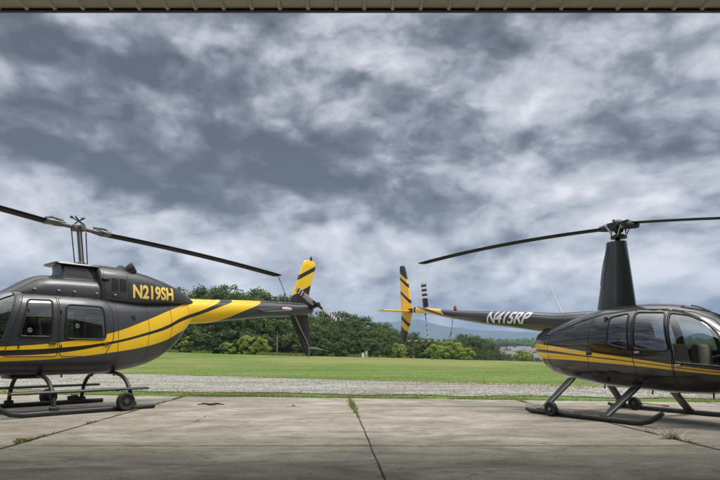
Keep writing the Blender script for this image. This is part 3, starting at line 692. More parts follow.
# gear
for s in (1, -1):
    P = [(-1.10, s * 1.09, .075), (-1.0, s * 1.09, .048), (.9, s * 1.09, .045), (1.08, s * 1.09, .05), (1.22, s * 1.09, .09), (1.34, s * 1.09, .16), (1.40, s * 1.09, .21)]
    g = MB(); g.tube(densify(P, .1, False), [.03] + [.042] * (len(densify(P, .1, False)) - 2) + [.03], 14); g.build('landing_skid', M['skid'], ROB)
    for xa, za, xb in ((-.66, .60, -.77), (.55, .50, .47)):
        a = np.array((xa, s * .44, za)); b = np.array((xb, s * 1.06, .075)); L = []
        for q in np.linspace(0, 1, 6): f = foil(.18 - .03 * q, .26); p = a + (b - a) * q; L.append(np.stack([p[0] + f[:, 0] + .03, p[1] + f[:, 1] * .7, p[2] + f[:, 1] * .7 * s * 1], 1))
        g = MB(); g.loops(L); o = g.build('skid_strut', M['skid'], ROB, 40)
        g = MB(); g.box(b + (0, s * .02, -.01), (.17, .07, .08), None, .02); g.build('strut_saddle', M['darkmetal'], o)
        g = MB(); g.tube([a + (.055, 0, .01) , b + (.055, s * .02, .02)], .012, 6); g.build('strut_edge', M['palealloy'], o)
    wx = -.47
    g = MB(); g.rod((wx, -1.03 if s < 0 else .96, .12), (wx, -1.22 if s < 0 else 1.06, .12), .018, 10); g.box((wx, s * 1.10, .10), (.16, .05, .09), None, .015); g.tube([(wx, s * 1.14, .13), (wx + .18, s * 1.14, .12), (wx + .42, s * 1.14, .11)], .010, 8); g.build('wheel_bracket', M['steel'], ROB)
    wheel(ROB, (wx, -1.18 if s < 0 else .985, .122), .122, .075)
    g = MB(); g.tube([(wx + .42, s * 1.14, .112), (wx + .55, s * 1.14, .107)], [.013, .013], 10); g.build('tow_grip', M['redgrip'], ROB)
    g = MB(); g.tube([(-.55, s * 1.13, .12), (-1.0, s * 1.22, .16)], .012, 8); g.build('tow_lever', M['steel'], ROB)
# cabin
for y in (.31, -.31): seat(ROB, 1.46, y, .72, .44, M['cream'], .15, .40, .44)
for y in (.29, -.29): seat(ROB, .70, y, .80, .48, M['cream'], .12, .44, .44)
g = MB(); g.box((1.98, .02, .86), (.20, .46, .30), (0, .3, 0), .04); g.box((1.86, .02, .66), (.30, .22, .34), None, .04); g.build('instrument_panel', M['liner'], ROB)
g = MB(); g.tube([(1.74, 0, .62), (1.72, 0, .98), (1.66, 0, 1.02)], .014, 8); g.tube([(1.66, .30, .98), (1.66, 0, 1.02), (1.66, -.30, .98)], .013, 8); g.build('control_stick', M['white'], ROB)
g = MB(); g.box((1.0, 0, .62), (1.7, .86, .04), None, .01); g.box((.10, 0, 1.1), (.04, 1.08, 1.05), None, .01); g.box((.98, 0, .76), (.10, 1.0, .26), None, .02); g.build('cabin_floor', M['liner'], ROB)

# rope from the tied-down blade tip to the boom
def bw(p):
    a = R(229.5); return np.array((-5.24 + p[0] * math.cos(a) - p[1] * math.sin(a), 10.88 + p[0] * math.sin(a) + p[1] * math.cos(a), p[2]))
g = MB(); P = np.array([bw((-4.80, 0, 3.07)), bw((-4.93, .01, 2.82)), bw((-5.06, .03, 2.55)), bw((-5.13, .02, 2.36)), bw((-5.14, .165, 2.2)), bw((-5.12, .12, 2.03))]); g.tube(P, .009, 6)
tag(g.build('tie_down_rope', M['rope']), 'thin dark rope from blade tip down to the yellow swoosh tail boom', 'rope')

# ================================================================== SETTING
H = 1.008            # eye height
F_PX, W_PX = 567.0, 720.0
def smooth(a, b, t): t = np.clip((t - a) / (b - a), 0, 1); return t * t * (3 - 2 * t)
def vnoise(x, y, seed=0):
    """cheap smooth value noise on numpy arrays"""
    def h(i, j): 
        v = np.sin(i * 127.1 + j * 311.7 + seed * 74.7) * 43758.5453; return v - np.floor(v)
    i, j = np.floor(x), np.floor(y); u, v = x - i, y - j; u = u * u * (3 - 2 * u); v = v * v * (3 - 2 * v)
    return (h(i, j) * (1 - u) + h(i + 1, j) * u) * (1 - v) + (h(i, j + 1) * (1 - u) + h(i + 1, j + 1) * u) * v
def fbm(x, y, seed=0, o=4):
    t = 0; a = .5
    for k in range(o): t = t + a * vnoise(x * 2 ** k, y * 2 ** k, seed + k); a *= .5
    return t
def terrain(X, Y):
    X = np.asarray(X, float); Y = np.asarray(Y, float)
    r = np.hypot(X, Y)
    z = smooth(34, 84, Y) * np.clip(.72 - .028 * X, -2.2, 2.3)
    z = z + smooth(30, 60, Y) * (fbm(X / 14, Y / 14, 3) - .47) * .35
    az = np.degrees(np.arctan2(X, np.maximum(Y, .01)))
    right = smooth(1.0, 7.0, az)                       # the valley opens to the right of the wood
    z = z - right * smooth(84, 190, Y) * 6.5
    z = z + smooth(170, 1050, Y) * 33 * (.75 + .5 * (fbm(X / 260, Y / 260, 9) - .45)) * smooth(-200, 200, X + 60)
    z = z - smooth(1150, 2300, Y) * 34
    return z - .03
# ground sheet: polar grid about the hangar, dense near, reaching the horizon
rad = np.concatenate([[0.0], np.geomspace(2, 120, 90), np.geomspace(126, 7300, 90)]); na = 240
fr = np.linspace(-62, 62, 180); bk = np.linspace(62, 298, 62)[1:-1]; ang = np.radians(np.concatenate([fr, bk])); na = len(ang)
G = np.stack([np.outer(rad[1:], np.sin(ang)), np.outer(rad[1:], np.cos(ang))], 2)
Z = terrain(G[..., 0], G[..., 1]); V = np.concatenate([[[0, 0, -.03]], np.concatenate([G, Z[..., None]], 2).reshape(-1, 3)])
Fc = [(0, 1 + (j + 1) % na, 1 + j) for j in range(na)]
for i in range(len(rad) - 2):
    a, b = 1 + i * na, 1 + (i + 1) * na
    Fc += [(a + j, a + (j + 1) % na, b + (j + 1) % na, b + j) for j in range(na)]
def grass_mat():
    m, nt, out = new_mat('mown_meadow'); n = N(nt); o = objco(n)
    a = n.noise(n.scalev(o, (.10, .22, 1)), 1.0, 6, .62); b = n.noise(o, 1.6, 5, .7); c_ = n.noise(o, 14, 3, .7); w = n.noise(n.scalev(o, (.03, .012, 1)), 1.0, 4, .6)
    c = n.ramp(a, [(.32, (.075, .128, .022)), (.5, (.112, .168, .036)), (.68, (.170, .200, .062))])
    c = n.mix(n.mapr(b, .45, .72), c, (.060, .105, .018)); c = n.mix(n.m('MULTIPLY', n.mapr(c_, .5, .75), .5), c, (.20, .21, .08))
    c = n.mix(n.m('MULTIPLY', n.mapr(w, .46, .60), .6), c, (.24, .225, .085)); tk = n.noise(n.scalev(o, (.02, 1.1, 1), rot=(0, 0, -.2)), 1.0, 4, .6); c = n.mix(n.m('MULTIPLY', n.mapr(tk, .47, .58), .5), c, (.068, .118, .024)); c = n.mix(n.m('MULTIPLY', n.mapr(n.noise(o, .28, 7, .7), .56, .66), .5), c, (.22, .19, .095))
    # woodland floor and far fields
    s = n.n('ShaderNodeSeparateXYZ'); n.link(o, s.inputs[0])
    far = n.mapr(s.outputs[1], 95, 200); fw = n.noise(o, .012, 5, .6)
    c = n.mix(far, c, n.ramp(fw, [(.40, (.020, .040, .016)), (.50, (.035, .062, .022)), (.58, (.085, .115, .04))]))
    p = principled(nt, out, c, .95, 0, 0, .15); bump(n, p, n.m('ADD', b, c_), .5, .03); return m
gm = MB(); gm.add(V, Fc); gr = gm.build('ground', grass_mat(), None, 180); gr['kind'] = 'structure'

def sheet(name, pts, mat, z, sub=None):
    g = MB(); pts = np.array(pts, float); V = np.column_stack([pts, np.full(len(pts), z)]); g.add(V, [tuple(range(len(V)))]); o = g.build(name, mat, None, 180); o['kind'] = 'structure'; return o
JD = np.array((-.0511, 1.0)); JD /= np.linalg.norm(JD)            # direction of the long joints
def edge_y(x): return 13.27 - .155 * (x + .2)                       # far edge of the concrete
# ---- concrete
def concrete(name, dark=0.0):
    m, nt, out = new_mat(name); n = N(nt); o = objco(n)
    st = n.noise(n.scalev(o, (.75, 1.7, 1), rot=(0, 0, .05)), 1.0, 8, .68, .9)      # broom and water streaks across the bays
    bl_ = n.noise(o, .42, 8, .66, .6); fine = n.noise(o, 55, 5, .75); mid = n.noise(n.scalev(o, (3.0, 4.2, 1)), 1.0, 8, .74, .4)
    c = n.ramp(st, [(.34, (.175, .152, .118)), (.45, (.260, .233, .190)), (.55, (.335, .307, .258)), (.66, (.43, .402, .348))])
    c = n.mix(n.m('MULTIPLY', n.mapr(bl_, .48, .62), .42), c, (.185, .160, .125))
    c = n.mix(n.m('MULTIPLY', n.mapr(mid, .51, .64), .55), c, (.14, .122, .098))
    c = n.mix(n.m('MULTIPLY', n.mapr(n.noise(n.scalev(o, (5, 8, 1)), 1.0, 5, .7), .56, .68), .35), c, (.50, .47, .41))
    c = n.mix(n.m('MULTIPLY', n.mapr(fine, .48, .64), .6), c, (.12, .105, .082))
    vo = n.n('ShaderNodeTexVoronoi'); vo.inputs['Scale'].default_value = 17; n.link(o, vo.inputs['Vector']); c = n.mix(n.m('MULTIPLY', n.m('LESS_THAN', vo.outputs['Distance'], n.m('MULTIPLY', n.mapr(mid, .42, .66), .26)), .6), c, (.07, .06, .048)); sp = n.noise(o, 9.0, 4, .6); c = n.mix(n.m('MULTIPLY', n.mapr(sp, .66, .71), .6), c, (.05, .042, .032))
    if dark: c = n.mix(dark, c, (.075, .062, .046))
    r = n.m('MULTIPLY_ADD', st, -.25, .95)
    p = principled(nt, out, c, r, 0, 0, .3); bump(n, p, n.m('MULTIPLY_ADD', fine, .6, mid), .5, .015); return m
xs = np.linspace(-40, 40, 161); jit = (fbm(xs * 1.1, xs * 0, 21) - .47) * .12
far = [(x, edge_y(x) + j) for x, j in zip(xs, jit)]
TH = 6.35
sheet('apron', [(-40, TH), (40, TH)] + far[::-1], concrete('weathered_apron_concrete'), 0.0)
sheet('hangar_floor', [(-14, -14), (14, -14), (14, TH - .012), (-14, TH - .012)], concrete('worn_floor_concrete'), 0.0)
# ---- joints: narrow dark ragged strips flush with the slab
jm = flat('joint_filler', (.030, .027, .022), .95, 0, 0, .4, 9)
def joint(p0, p1, w, seed, amp=.010):
    p0 = np.array(p0, float); p1 = np.array(p1, float); L = np.linalg.norm(p1 - p0); k = int(L / .05); t = np.linspace(0, 1, k)[:, None]
    P = p0 + (p1 - p0) * t; d = (p1 - p0) / L; nn = np.array((-d[1], d[0])); q = t[:, 0] * L
    off = (fbm(q * 1.3, q * 0 + seed, seed, 4) - .47) * amp * 4; ww = w * (.45 + 1.1 * fbm(q * 3, q * 0, seed + 5, 3))
    A = P + nn * (off + ww / 2)[:, None]; B = P + nn * (off - ww / 2)[:, None]
    g = MB(); z = np.full((k, 1), .004); V = np.concatenate([np.hstack([A, z]), np.hstack([B, z])]); g.add(V, [(i, k + i, k + i + 1, i + 1) for i in range(k - 1)]); o = g.build('apron_joint', jm, None, 180); o['kind'] = 'structure'; return o
JX = [(-8.2, 14.2), (-4.25, 13.90), (-.235, 13.28), (3.47, 12.70), (7.3, 12.1)]
for k, (x, y) in enumerate(JX):
    p1 = np.array((x, y)) - JD * .06; p0 = p1 - JD * (y - .5); joint(p0, p1, (.040 if k != 2 else .018), k + 1)
jt = lambda y, w, sd: joint((-30, y + 30 * .0), (30, y - .0), w, sd, .004)
joint((-14, TH), (14, TH), .014, 31, .003); joint((-30, 11.55), (30, 10.75), .022, 33, .003)
def crack(P, w, seed):
    P = densify(P, .04, False); k = len(P); q = np.arange(k) * .04; o1 = (fbm(q * 2.2, q * 0 + seed, seed, 5) - .47) * .22; o2 = (fbm(q * 2.2, q * 0 + seed + 9, seed + 3, 5) - .47) * .22
    P = P + np.column_stack([o1, o2]); T = np.gradient(P, axis=0); T /= np.linalg.norm(T, axis=1)[:, None]; nn = np.column_stack([-T[:, 1], T[:, 0]]); ww = (w * (.3 + 1.3 * fbm(q * 5, q * 0, seed + 7, 3)))[:, None] * .5
    A = P + nn * ww; B = P - nn * ww; z = np.full((k, 1), .0045); g = MB(); g.add(np.concatenate([np.hstack([A, z]), np.hstack([B, z])]), [(i, k + i, k + i + 1, i + 1) for i in range(k - 1)]); o = g.build('apron_crack', jm, None, 180); o['kind'] = 'structure'
crack([(-3.2, 7.0), (-2.5, 8.2), (-2.6, 9.6), (-1.7, 10.6)], .010, 3); crack([(1.2, 12.7), (1.6, 10.9), (2.6, 9.9), (3.3, 9.6)], .010, 5); crack([(-6.4, 8.6), (-5.2, 9.0), (-4.2, 8.8)], .009, 12);
# ---- gravel lane
def gravel_mat(name, warm=0.0):
    m, nt, out = new_mat(name); n = N(nt); o = objco(n)
    v = n.n('ShaderNodeTexVoronoi'); v.inputs['Scale'].default_value = 24; n.link(o, v.inputs['Vector'])
    hs = n.n('ShaderNodeSeparateColor'); n.link(v.outputs['Color'], hs.inputs[0])
    c = n.ramp(hs.outputs[0], [(0, (.19, .182, .17)), (.5, (.31, .30, .28)), (1, (.44, .425, .40))])
    tr = n.noise(n.scalev(o, (.12, .9, 1), rot=(0, 0, -.55)), 1.0, 5, .6)
    c = n.mix(n.m('MULTIPLY', n.mapr(tr, .46, .60), .7), c, (.20, .165, .12))
    c = n.mix(n.m('MULTIPLY', n.mapr(n.noise(o, .9, 5, .65), .50, .66), .55), c, (.10, .125, .045))
    if warm: c = n.mix(warm, c, (.27, .20, .14))
    p = principled(nt, out, c, .95, 0, 0, .2); bump(n, p, v.outputs['Distance'], .9, .03); return m
def far_edge(x): return 23.2 - .61 * (x - 0.0) if x > -30 else 23.2 + 18.3 - .1 * (x + 30)
xs2 = np.linspace(-60, 34, 400)
nr = [(x, edge_y(x) + 1.5 + .06 * (-x if x < 0 else 0) + (fbm(np.array(x * .8), np.array(0.), 41) - .47) * 1.3) for x in xs2]
fe = [(x, max(far_edge(x) + (fbm(np.array(x * .9), np.array(3.), 43) - .47) * 1.2, edge_y(x) + 2.6)) for x in xs2]
fe2 = [(x, y + .55 + (fbm(np.array(x * .7), np.array(9.), 44) - .40) * 1.1) for x, y in fe]
sheet('dirt_verge', nr + fe2[::-1], gravel_mat('bare_dirt', .8), -.022)
sheet('gravel_road', nr + fe[::-1], gravel_mat('pale_crushed_gravel'), -.014)

# ---- loose stones, grass blades, weeds (uncountable)
ICO = None
def ico():
    bm = bmesh.new(); bmesh.ops.create_icosphere(bm, subdivisions=1, radius=1); V = np.array([v.co[:] for v in bm.verts]); F = [tuple(v.index for v in f.verts) for f in bm.faces]; bm.free(); return V, np.array(F)
iv, if_ = ico()
def scatter_stones(P, smin, smax):
    k = len(P); s = rng.uniform(smin, smax, k) ** 1; an = rng.uniform(0, 6.28, k)
    V = iv[None] * (s[:, None, None] * rng.uniform(.6, 1.3, (k, 1, 3))) * (1 + .25 * rng.standard_normal((k, len(iv), 1)))
    c, sn = np.cos(an)[:, None], np.sin(an)[:, None]; X = V[..., 0] * c - V[..., 1] * sn; Y = V[..., 0] * sn + V[..., 1] * c
    V = np.stack([X, Y, V[..., 2] * .7], 2) + np.column_stack([P, np.full(k, -.008)])[:, None]
    F = (if_[None] + (np.arange(k) * len(iv))[:, None, None]).reshape(-1, 3); return V.reshape(-1, 3), F
pts = []
while len(pts) < 6500:
    x = rng.uniform(-26, 17); y0 = edge_y(x) + 1.4; y1 = far_edge(x) - .3
    if y1 > y0: pts.append((x, y0 + (y1 - y0) * rng.random() ** 1.5))
V, Fq = scatter_stones(np.array(pts), .008, .032)
g = MB(); g.add(V, Fq); o = g.build('loose_gravel', M['gravelstone'], None, 180); o['kind'] = 'stuff'
def blades(P, hmin, hmax, w, lean=.5, ztop=None):
    k = len(P); h = rng.uniform(hmin, hmax, k) if np.isscalar(hmax) else hmin + rng.random(k) * hmax
    an = rng.uniform(0, 6.28, k); ln = rng.normal(0, lean, (k, 2)) * h[:, None]
    z = P[:, 2]; dx = np.cos(an) * w; dy = np.sin(an) * w
    a = np.column_stack([P[:, 0] - dx, P[:, 1] - dy, z]); b = np.column_stack([P[:, 0] + dx, P[:, 1] + dy, z])
    m_ = np.column_stack([P[:, 0] + ln[:, 0] * .35, P[:, 1] + ln[:, 1] * .35, z + h * .6]); t = np.column_stack([P[:, 0] + ln[:, 0], P[:, 1] + ln[:, 1], z + h])
    ml = m_ - np.column_stack([dx, dy, dx * 0]) * .7; mr = m_ + np.column_stack([dx, dy, dx * 0]) * .7
    V = np.stack([a, b, mr, ml, t], 1).reshape(-1, 3); q = np.arange(k) * 5
    F = [tuple(r) for r in np.stack([q, q + 1, q + 2, q + 3], 1)] + [tuple(r) for r in np.stack([q + 3, q + 2, q + 4], 1)]
    return V, F
def leaf_mat(name, dark, light, rough=.6, scale=.9, trans=.25, dry=None):
    m, nt, out = new_mat(name); n = N(nt); o = objco(n)
    v = n.noise(o, scale, 4, .65); oi = n.n('ShaderNodeObjectInfo').outputs['Random']
    geo = n.n('ShaderNodeNewGeometry').outputs['Random Per Island']
    c = n.mix(n.m('MULTIPLY_ADD', v, 1.2, n.m('MULTIPLY_ADD', geo, .5, -.35), clamp=True), dark, light)
    c = n.mix(n.m('MULTIPLY', oi, .35), c, tuple(x * .62 for x in light))
    if dry: c = n.mix(n.m('MULTIPLY', n.m('GREATER_THAN', geo, .72), .8), c, dry)
    p = n.n('ShaderNodeBsdfPrincipled'); n.link(c, p.inputs['Base Color']); p.inputs['Roughness'].default_value = rough; p.inputs['Specular IOR Level'].default_value = .3
    t = n.n('ShaderNodeBsdfTranslucent'); n.link(n.mix(.4, c, (.25, .32, .05)), t.inputs[0])
    s = n.n('ShaderNodeMixShader'); s.inputs[0].default_value = trans; n.link(p.outputs[0], s.inputs[1]); n.link(t.outputs[0], s.inputs[2]); n.link(s.outputs[0], out.inputs[0]); return m
gmat = leaf_mat('grass_blades', (.10, .145, .026), (.21, .25, .06), .7, 1.5, .3, (.36, .34, .15))
P = []
x = rng.uniform(-24, 14, 26000); y = np.array([edge_y(t) for t in x]) + rng.gamma(1.5, .34, 26000) - .02
k = fbm(x * .9, y * .9, 51) > .46 ; x, y = x[k], y[k]; P = np.column_stack([x, y, np.full(len(x), -.025)])
V, Fb = blades(P, .015, .065, .006, .8); g = MB(); g.add(V, Fb); o = g.build('grass_verge', gmat, None, 180); o['kind'] = 'stuff'
x = rng.uniform(-40, 34, 14000); u = rng.random(14000) ** 9; y0 = np.array([max(far_edge(t), edge_y(t) + 2.6) for t in x]) - .3; y = y0 + u * 45
P = np.column_stack([x, y, terrain(x, y)]); V, Fb = blades(P, .015, .06, .02, .9); g = MB(); g.add(V, Fb); o = g.build('meadow_grass', gmat, None, 180); o['kind'] = 'stuff'
x = rng.uniform(-30, 16, 9000); k = rng.random(9000); y = np.array([edge_y(t) + 1.6 + (far_edge(t) - edge_y(t) - 1.6) * q for t, q in zip(x, k)])
k = fbm(x * .5, y * .9, 57) > .54; P = np.column_stack([x[k], y[k], np.full(k.sum(), -.02)]); V, Fb = blades(P, .02, .09, .008, .8); g = MB(); g.add(V, Fb); o = g.build('gravel_weeds', gmat, None, 180); o['kind'] = 'stuff'
def weed(name, c, spread, count, h, label, mat=gmat, along=0.0, wd=.006):
    c = np.array(c); t = rng.normal(0, 1, count); P = np.column_stack([c[0] + t * spread * (1 if not along else 0) + JD[0] * t * along + rng.normal(0, spread, count) * (1 if along else 0), c[1] + (rng.normal(0, spread * .5, count) if not along else JD[1] * t * along), np.full(count, .002)])
    V, Fb = blades(P, h * .3, h, wd, .7); g = MB(); g.add(V, Fb); o = g.build(name, mat, None, 180); return tag(o, label, 'weed')
def gp(px, py): y = F_PX * H / (py - 354.9); return ((px - 360) / F_PX * y, y)
x, y = gp(25, 441); weed('weed_clump', (x, y), .05, 110, .05, 'low green weed clump growing in the slab joint at the left of the apron')
x, y = gp(352, 405); weed('weed_clump', (x, y), .035, 300, .075, 'green weeds sprouting along the far end of the middle slab joint', gmat, .62)
dry = leaf_mat('dry_stalks', (.55, .51, .42), (.78, .75, .66), .8, 4, .2)
x, y = gp(667, 438); weed('dry_tuft', (x, y), .04, 110, .13, 'pale dried tuft standing in the slab joint beside the front end of a skid', dry, 0, .006)
# thin weeds dotted along the joints
P = []
for (jx, jy), a, b, cnt in ((JX[1], 0, 7.5, 1100), (JX[3], 0, 6.5, 900), (JX[2], 0, 5, 420)):
    t = rng.uniform(a, b, cnt); kp = fbm(t * 2.2, t * 0 + jx, 61) > .5; t = t[kp]; P.append(np.column_stack([jx - JD[0] * t + rng.normal(0, .012, len(t)), jy - JD[1] * t, np.full(len(t), .003)]))
P = np.concatenate(P); V, Fb = blades(P, .01, .045, .006, .9); g = MB(); g.add(V, Fb); o = g.build('joint_weeds', gmat, None, 180); o['kind'] = 'stuff'
x, y = gp(212, 405.2); g = MB(); g.tube([(x - .27, y, .02), (x - .12, y + .02, .035), (x - .02, y, .02), (x + .12, y + .03, .035), (x + .27, y, .018)], [.008, .016, .02, .018, .006], 7); g.tube([(x - .11, y, .03), (x - .16, y - .03, .06)], .006, 6); g.tube([(x + .05, y, .03), (x + .10, y - .08, .02)], .009, 6)
tag(g.build('twig', flat('dark_bark', (.022, .017, .014), .9)), 'dark broken twig lying on the concrete between the helicopters', 'twig')
x, y = gp(294, 405.5); g = MB(); g.add(iv * [.045, .03, .02] + [x, y, .012], if_); tag(g.build('pebble', M['gravelstone'], None, 60), 'small stone on the concrete right of the dark twig', 'stone')
x, y = gp(204 + 360 - 100, 407); 

# ---- trees
def crown_mesh(name, mat, h, w, n_clump, n_leaf, leaf, seed, base=.12, cone=.3, lump=.5):
    r = np.random.default_rng(seed); C = []
    while len(C) < n_clump:
        t = r.uniform(base, 1); prof = math.sin(math.pi * min(1, (t - base) / (1 - base) * (1 - cone) + cone * .75 + .0)) ** .6
        a = r.uniform(0, 6.28); rr = (w / 2) * prof * math.sqrt(r.uniform(.15, 1)) * (1 + .35 * math.sin(a * 3 + seed) * lump)
        C.append((math.cos(a) * rr, math.sin(a) * rr, t * h * .97))
    C = np.array(C); s = w * r.uniform(.07, .16, n_clump)
    idx = r.integers(0, n_clump, n_leaf); d = r.standard_normal((n_leaf, 3)); d /= np.linalg.norm(d, axis=1)[:, None]
    P = C[idx] + d * (s[idx] * r.uniform(.35, 1.1, n_leaf) ** .6)[:, None] * [1, 1, .75]
    nn = d * .7 + r.standard_normal((n_leaf, 3)) * .5 + [0, 0, .5]; nn /= np.linalg.norm(nn, axis=1)[:, None]
    a = np.cross(nn, r.standard_normal((n_leaf, 3))); a /= np.linalg.norm(a, axis=1)[:, None]; b = np.cross(nn, a); L = (leaf * r.uniform(.6, 1.3, n_leaf))[:, None]
    V = np.stack([P - a * L * .5, P + b * L * .34, P + a * L * .5, P - b * L * .34], 1).reshape(-1, 3); q = np.arange(n_leaf) * 4
    me = bpy.data.meshes.new(name); me.from_pydata(V.tolist(), [], np.stack([q, q + 1, q + 2, q + 3], 1).tolist()); me.materials.append(mat); me.update(); return me
bark = flat('grey_brown_bark', (.075, .06, .045), .95, 0, 0, .3, 3)
def trunk_mesh(h, r0, seed, limbs=6):
    r = np.random.default_rng(seed); g = MB(); P = [np.array((0, 0, -.4))]
    for k in range(1, 7): P.append(np.array((r.normal(0, .05) * k, r.normal(0, .05) * k, h * .8 * k / 6)))
    g.tube(P, np.linspace(r0, r0 * .25, 7), 8)
    for k in range(limbs):
        t = r.uniform(.25, .8); i = int(t * 6); a = r.uniform(0, 6.28); L = h * r.uniform(.15, .3); q = P[i]; e = q + np.array((math.cos(a) * L, math.sin(a) * L, L * .8)); g.tube([q, (q + e) / 2 + [0, 0, L * .05], e], [r0 * .4, r0 * .25, r0 * .1], 6)
    o = g.build('trunk', bark); me = o.data; bpy.data.objects.remove(o); return me
deep = leaf_mat('deep_green_leaves', (.022, .050, .016), (.085, .145, .040), .55, .5)
midg = leaf_mat('mid_green_leaves', (.036, .074, .018), (.125, .195, .052), .55, .5)
brite = leaf_mat('bright_green_leaves', (.16, .24, .035), (.38, .47, .10), .55, .8, .3)
olive = leaf_mat('olive_leaves', (.048, .075, .026), (.145, .185, .062), .55, .6)
PROTO = []
for k, (mt, h, w, cn, cone) in enumerate([(deep, 10, 7.5, 75, .3), (midg, 9.5, 7.2, 70, .35), (deep, 11, 6.6, 80, .2), (olive, 9, 7.6, 66, .32), (midg, 10.5, 6.4, 76, .25), (deep, 9, 8.2, 78, .34)]):
    PROTO.append((crown_mesh('crown', mt, h, w, cn, 5200, .36, 100 + k, .06, cone), trunk_mesh(h, .20, 200 + k), h, w))
SH = []
for k, mt in enumerate((midg, brite, olive, deep)): SH.append((crown_mesh('crown', mt, 3.0, 3.6, 46, 3600, .24, 300 + k, .0, .42), trunk_mesh(2.4, .05, 320 + k, 4), 3.0, 3.6))
def tree(proto, x, y, h, name, label, cat, group, wf=1.0):
    cm, tm, ph, pw = proto; z = float(terrain(x, y)); s = h / ph; e = empty(name, (x, y, z), rng.uniform(0, 6.28), label, cat, group)
    e.scale = (s * wf, s * wf, s)
    c = bpy.data.objects.new('crown', cm); col.objects.link(c); c.parent = e
    t = bpy.data.objects.new('trunk', tm); col.objects.link(t); t.parent = e; return e
def top_px(px):
    return np.interp(px, [-300, 60, 150, 170, 189, 205, 218, 235, 253, 270, 285, 300, 333, 349, 362, 378, 390, 400, 416, 432, 446], [296, 292, 292, 291, 288, 289, 285.5, 287, 288, 294, 298, 302, 311, 315, 314, 320, 326, 329, 334, 337, 345])
def at_px(px, d): return (px - 360) / F_PX * d
GT = 'trees of the dense wood behind the meadow'
LT = ['dense dark green tree in the tall wood behind the meadow', 'mid green broadleaf tree in the wood behind the meadow', 'tall narrow dark green tree in the wood behind the meadow', 'olive green spreading tree in the wood behind the meadow', 'tall mid green tree in the wood behind the meadow', 'broad low dark green tree in the wood behind the meadow']
for row, (d, f, step) in enumerate(((100, 1.0, 11), (93, .86, 12), (87, .66, 13))):
    px = -120 if row < 2 else 40
    while px < 440:
        q = px + rng.normal(0, 3); dd = d + rng.normal(0, 1.6) + max(0, (q - 330)) * .12; x = at_px(q, dd); z = float(terrain(x, dd))
        hh = (H + (354.9 - top_px(q)) / F_PX * dd - z) * f * rng.uniform(.90, 1.06)
        if hh > 2.2:
            k = int(rng.integers(0, 6)); tree(PROTO[k], x, dd, hh, 'tree', LT[k], 'tree', GT, rng.uniform(.85, 1.15) * (1.25 if hh < 6 else 1))
        px += step * (1 if q > 100 else 1.6)
GS = 'shrubs along the foot of the wood'
LS = ['mid green shrub at the foot of the wood', 'bright green shrub at the foot of the wood', 'olive green shrub at the foot of the wood', 'dark green shrub at the foot of the wood']
for q in np.arange(20, 436, 10.5):
    dd = 82.5 + rng.normal(0, .8) + max(0, q - 330) * .10; k = int(rng.choice([0, 2, 3, 3, 0, 1], p=[.2, .2, .2, .2, .12, .08])); tree(SH[k], at_px(q + rng.normal(0, 2), dd), dd, rng.uniform(1.6, 3.6), 'shrub', LS[k], 'shrub', GS, rng.uniform(.9, 1.3))
# light green bushes that stand out
for px, d, h, wf, lab in ((437, 74, 1.9, 1.3, 'lower left bright green bush at the meadow edge below the striped tail guard'), (452, 75, 2.3, 1.25, 'large rounded bright green bush at the meadow edge below the black tail boom'), (466, 73, 1.5, 1.3, 'small bright green bush at the right of the large rounded one'), (522, 100, 2.2, 1.3, 'lone bright green bush before the distant houses')):
    tree(SH[1], at_px(px, d), d, h, 'bush', lab, 'bush', None, wf)
for px, d, h, wf, lab in ((248, 80.5, 2.6, 1.0, 'yellow green bush before the wood, under the yellow tail boom'), (262, 80.5, 2.4, .8, 'light green tall bush beside a bare pale trunk'), (228, 80.5, 1.6, 1.3, 'low yellow green bush before the wood, left of the taller light one')):
    tree(SH[1], at_px(px, d), d, h, 'bush', lab, 'bush', None, wf)
x = at_px(277, 80); z = float(terrain(x, 80.)); g = MB(); g.tube([(x, 80, z - .2), (x + .03, 80, z + 1.2), (x - .02, 80, z + 2.4), (x + .05, 80, z + 3.4)], [.07, .06, .045, .02], 7); g.tube([(x, 80, z + 2.2), (x + .4, 80.1, z + 3.1)], [.03, .012], 6)
tag(g.build('bare_tree', flat('pale_dead_wood', (.30, .27, .23), .9)), 'thin pale dead trunk standing before the dark wood', 'tree')
# tall weeds at the wood edge
x = rng.uniform(at_px(150, 79), at_px(420, 79), 9000); y = 78.6 + rng.gamma(2, .5, 9000) + np.maximum(0, x) * .8; kp = fbm(x * .35, y * .3, 81) > .5; x, y = x[kp], y[kp]; P = np.column_stack([x, y, terrain(x, y)]); V, Fb = blades(P, .1, .5, .035, .3); g = MB(); g.add(V, Fb); o = g.build('tall_weeds', gmat, None, 180); o['kind'] = 'stuff'
# dark clump on the right, before the valley
GD = 'dark trees of the clump right of the wood'
for q, d, top in ((455, 150, 341), (459, 138, 338), (464, 146, 334.5), (469, 140, 334), (474, 148, 336), (478, 138, 338), (482, 150, 339), (487, 142, 341), (491, 150, 345), (496, 144, 348), (500, 150, 352), (462, 126, 346), (472, 124, 346), (481, 126, 349), (490, 128, 352), (444, 150, 345), (450, 140, 344)):
    x = at_px(q, d); z = float(terrain(x, d)); hh = max(2.5, H + (354.9 - top) / F_PX * d - z); tree(PROTO[int(rng.choice([0, 2, 5]))], x, d, hh, 'tree', 'dark tree in the rounded clump between the wood and the distant houses', 'tree', GD, .9)
# trees among the houses in the valley
GV = 'trees scattered among the distant houses'
for k in range(190):
    q = rng.uniform(486, 600) if k < 140 else rng.uniform(600, 760); d = rng.uniform(240, 640); x = at_px(q, d); tree(PROTO[int(rng.integers(0, 6))], x, d, rng.uniform(3.5, 6.5), 'tree', 'small far tree scattered among the distant houses of the valley', 'tree', GV, 1.1)

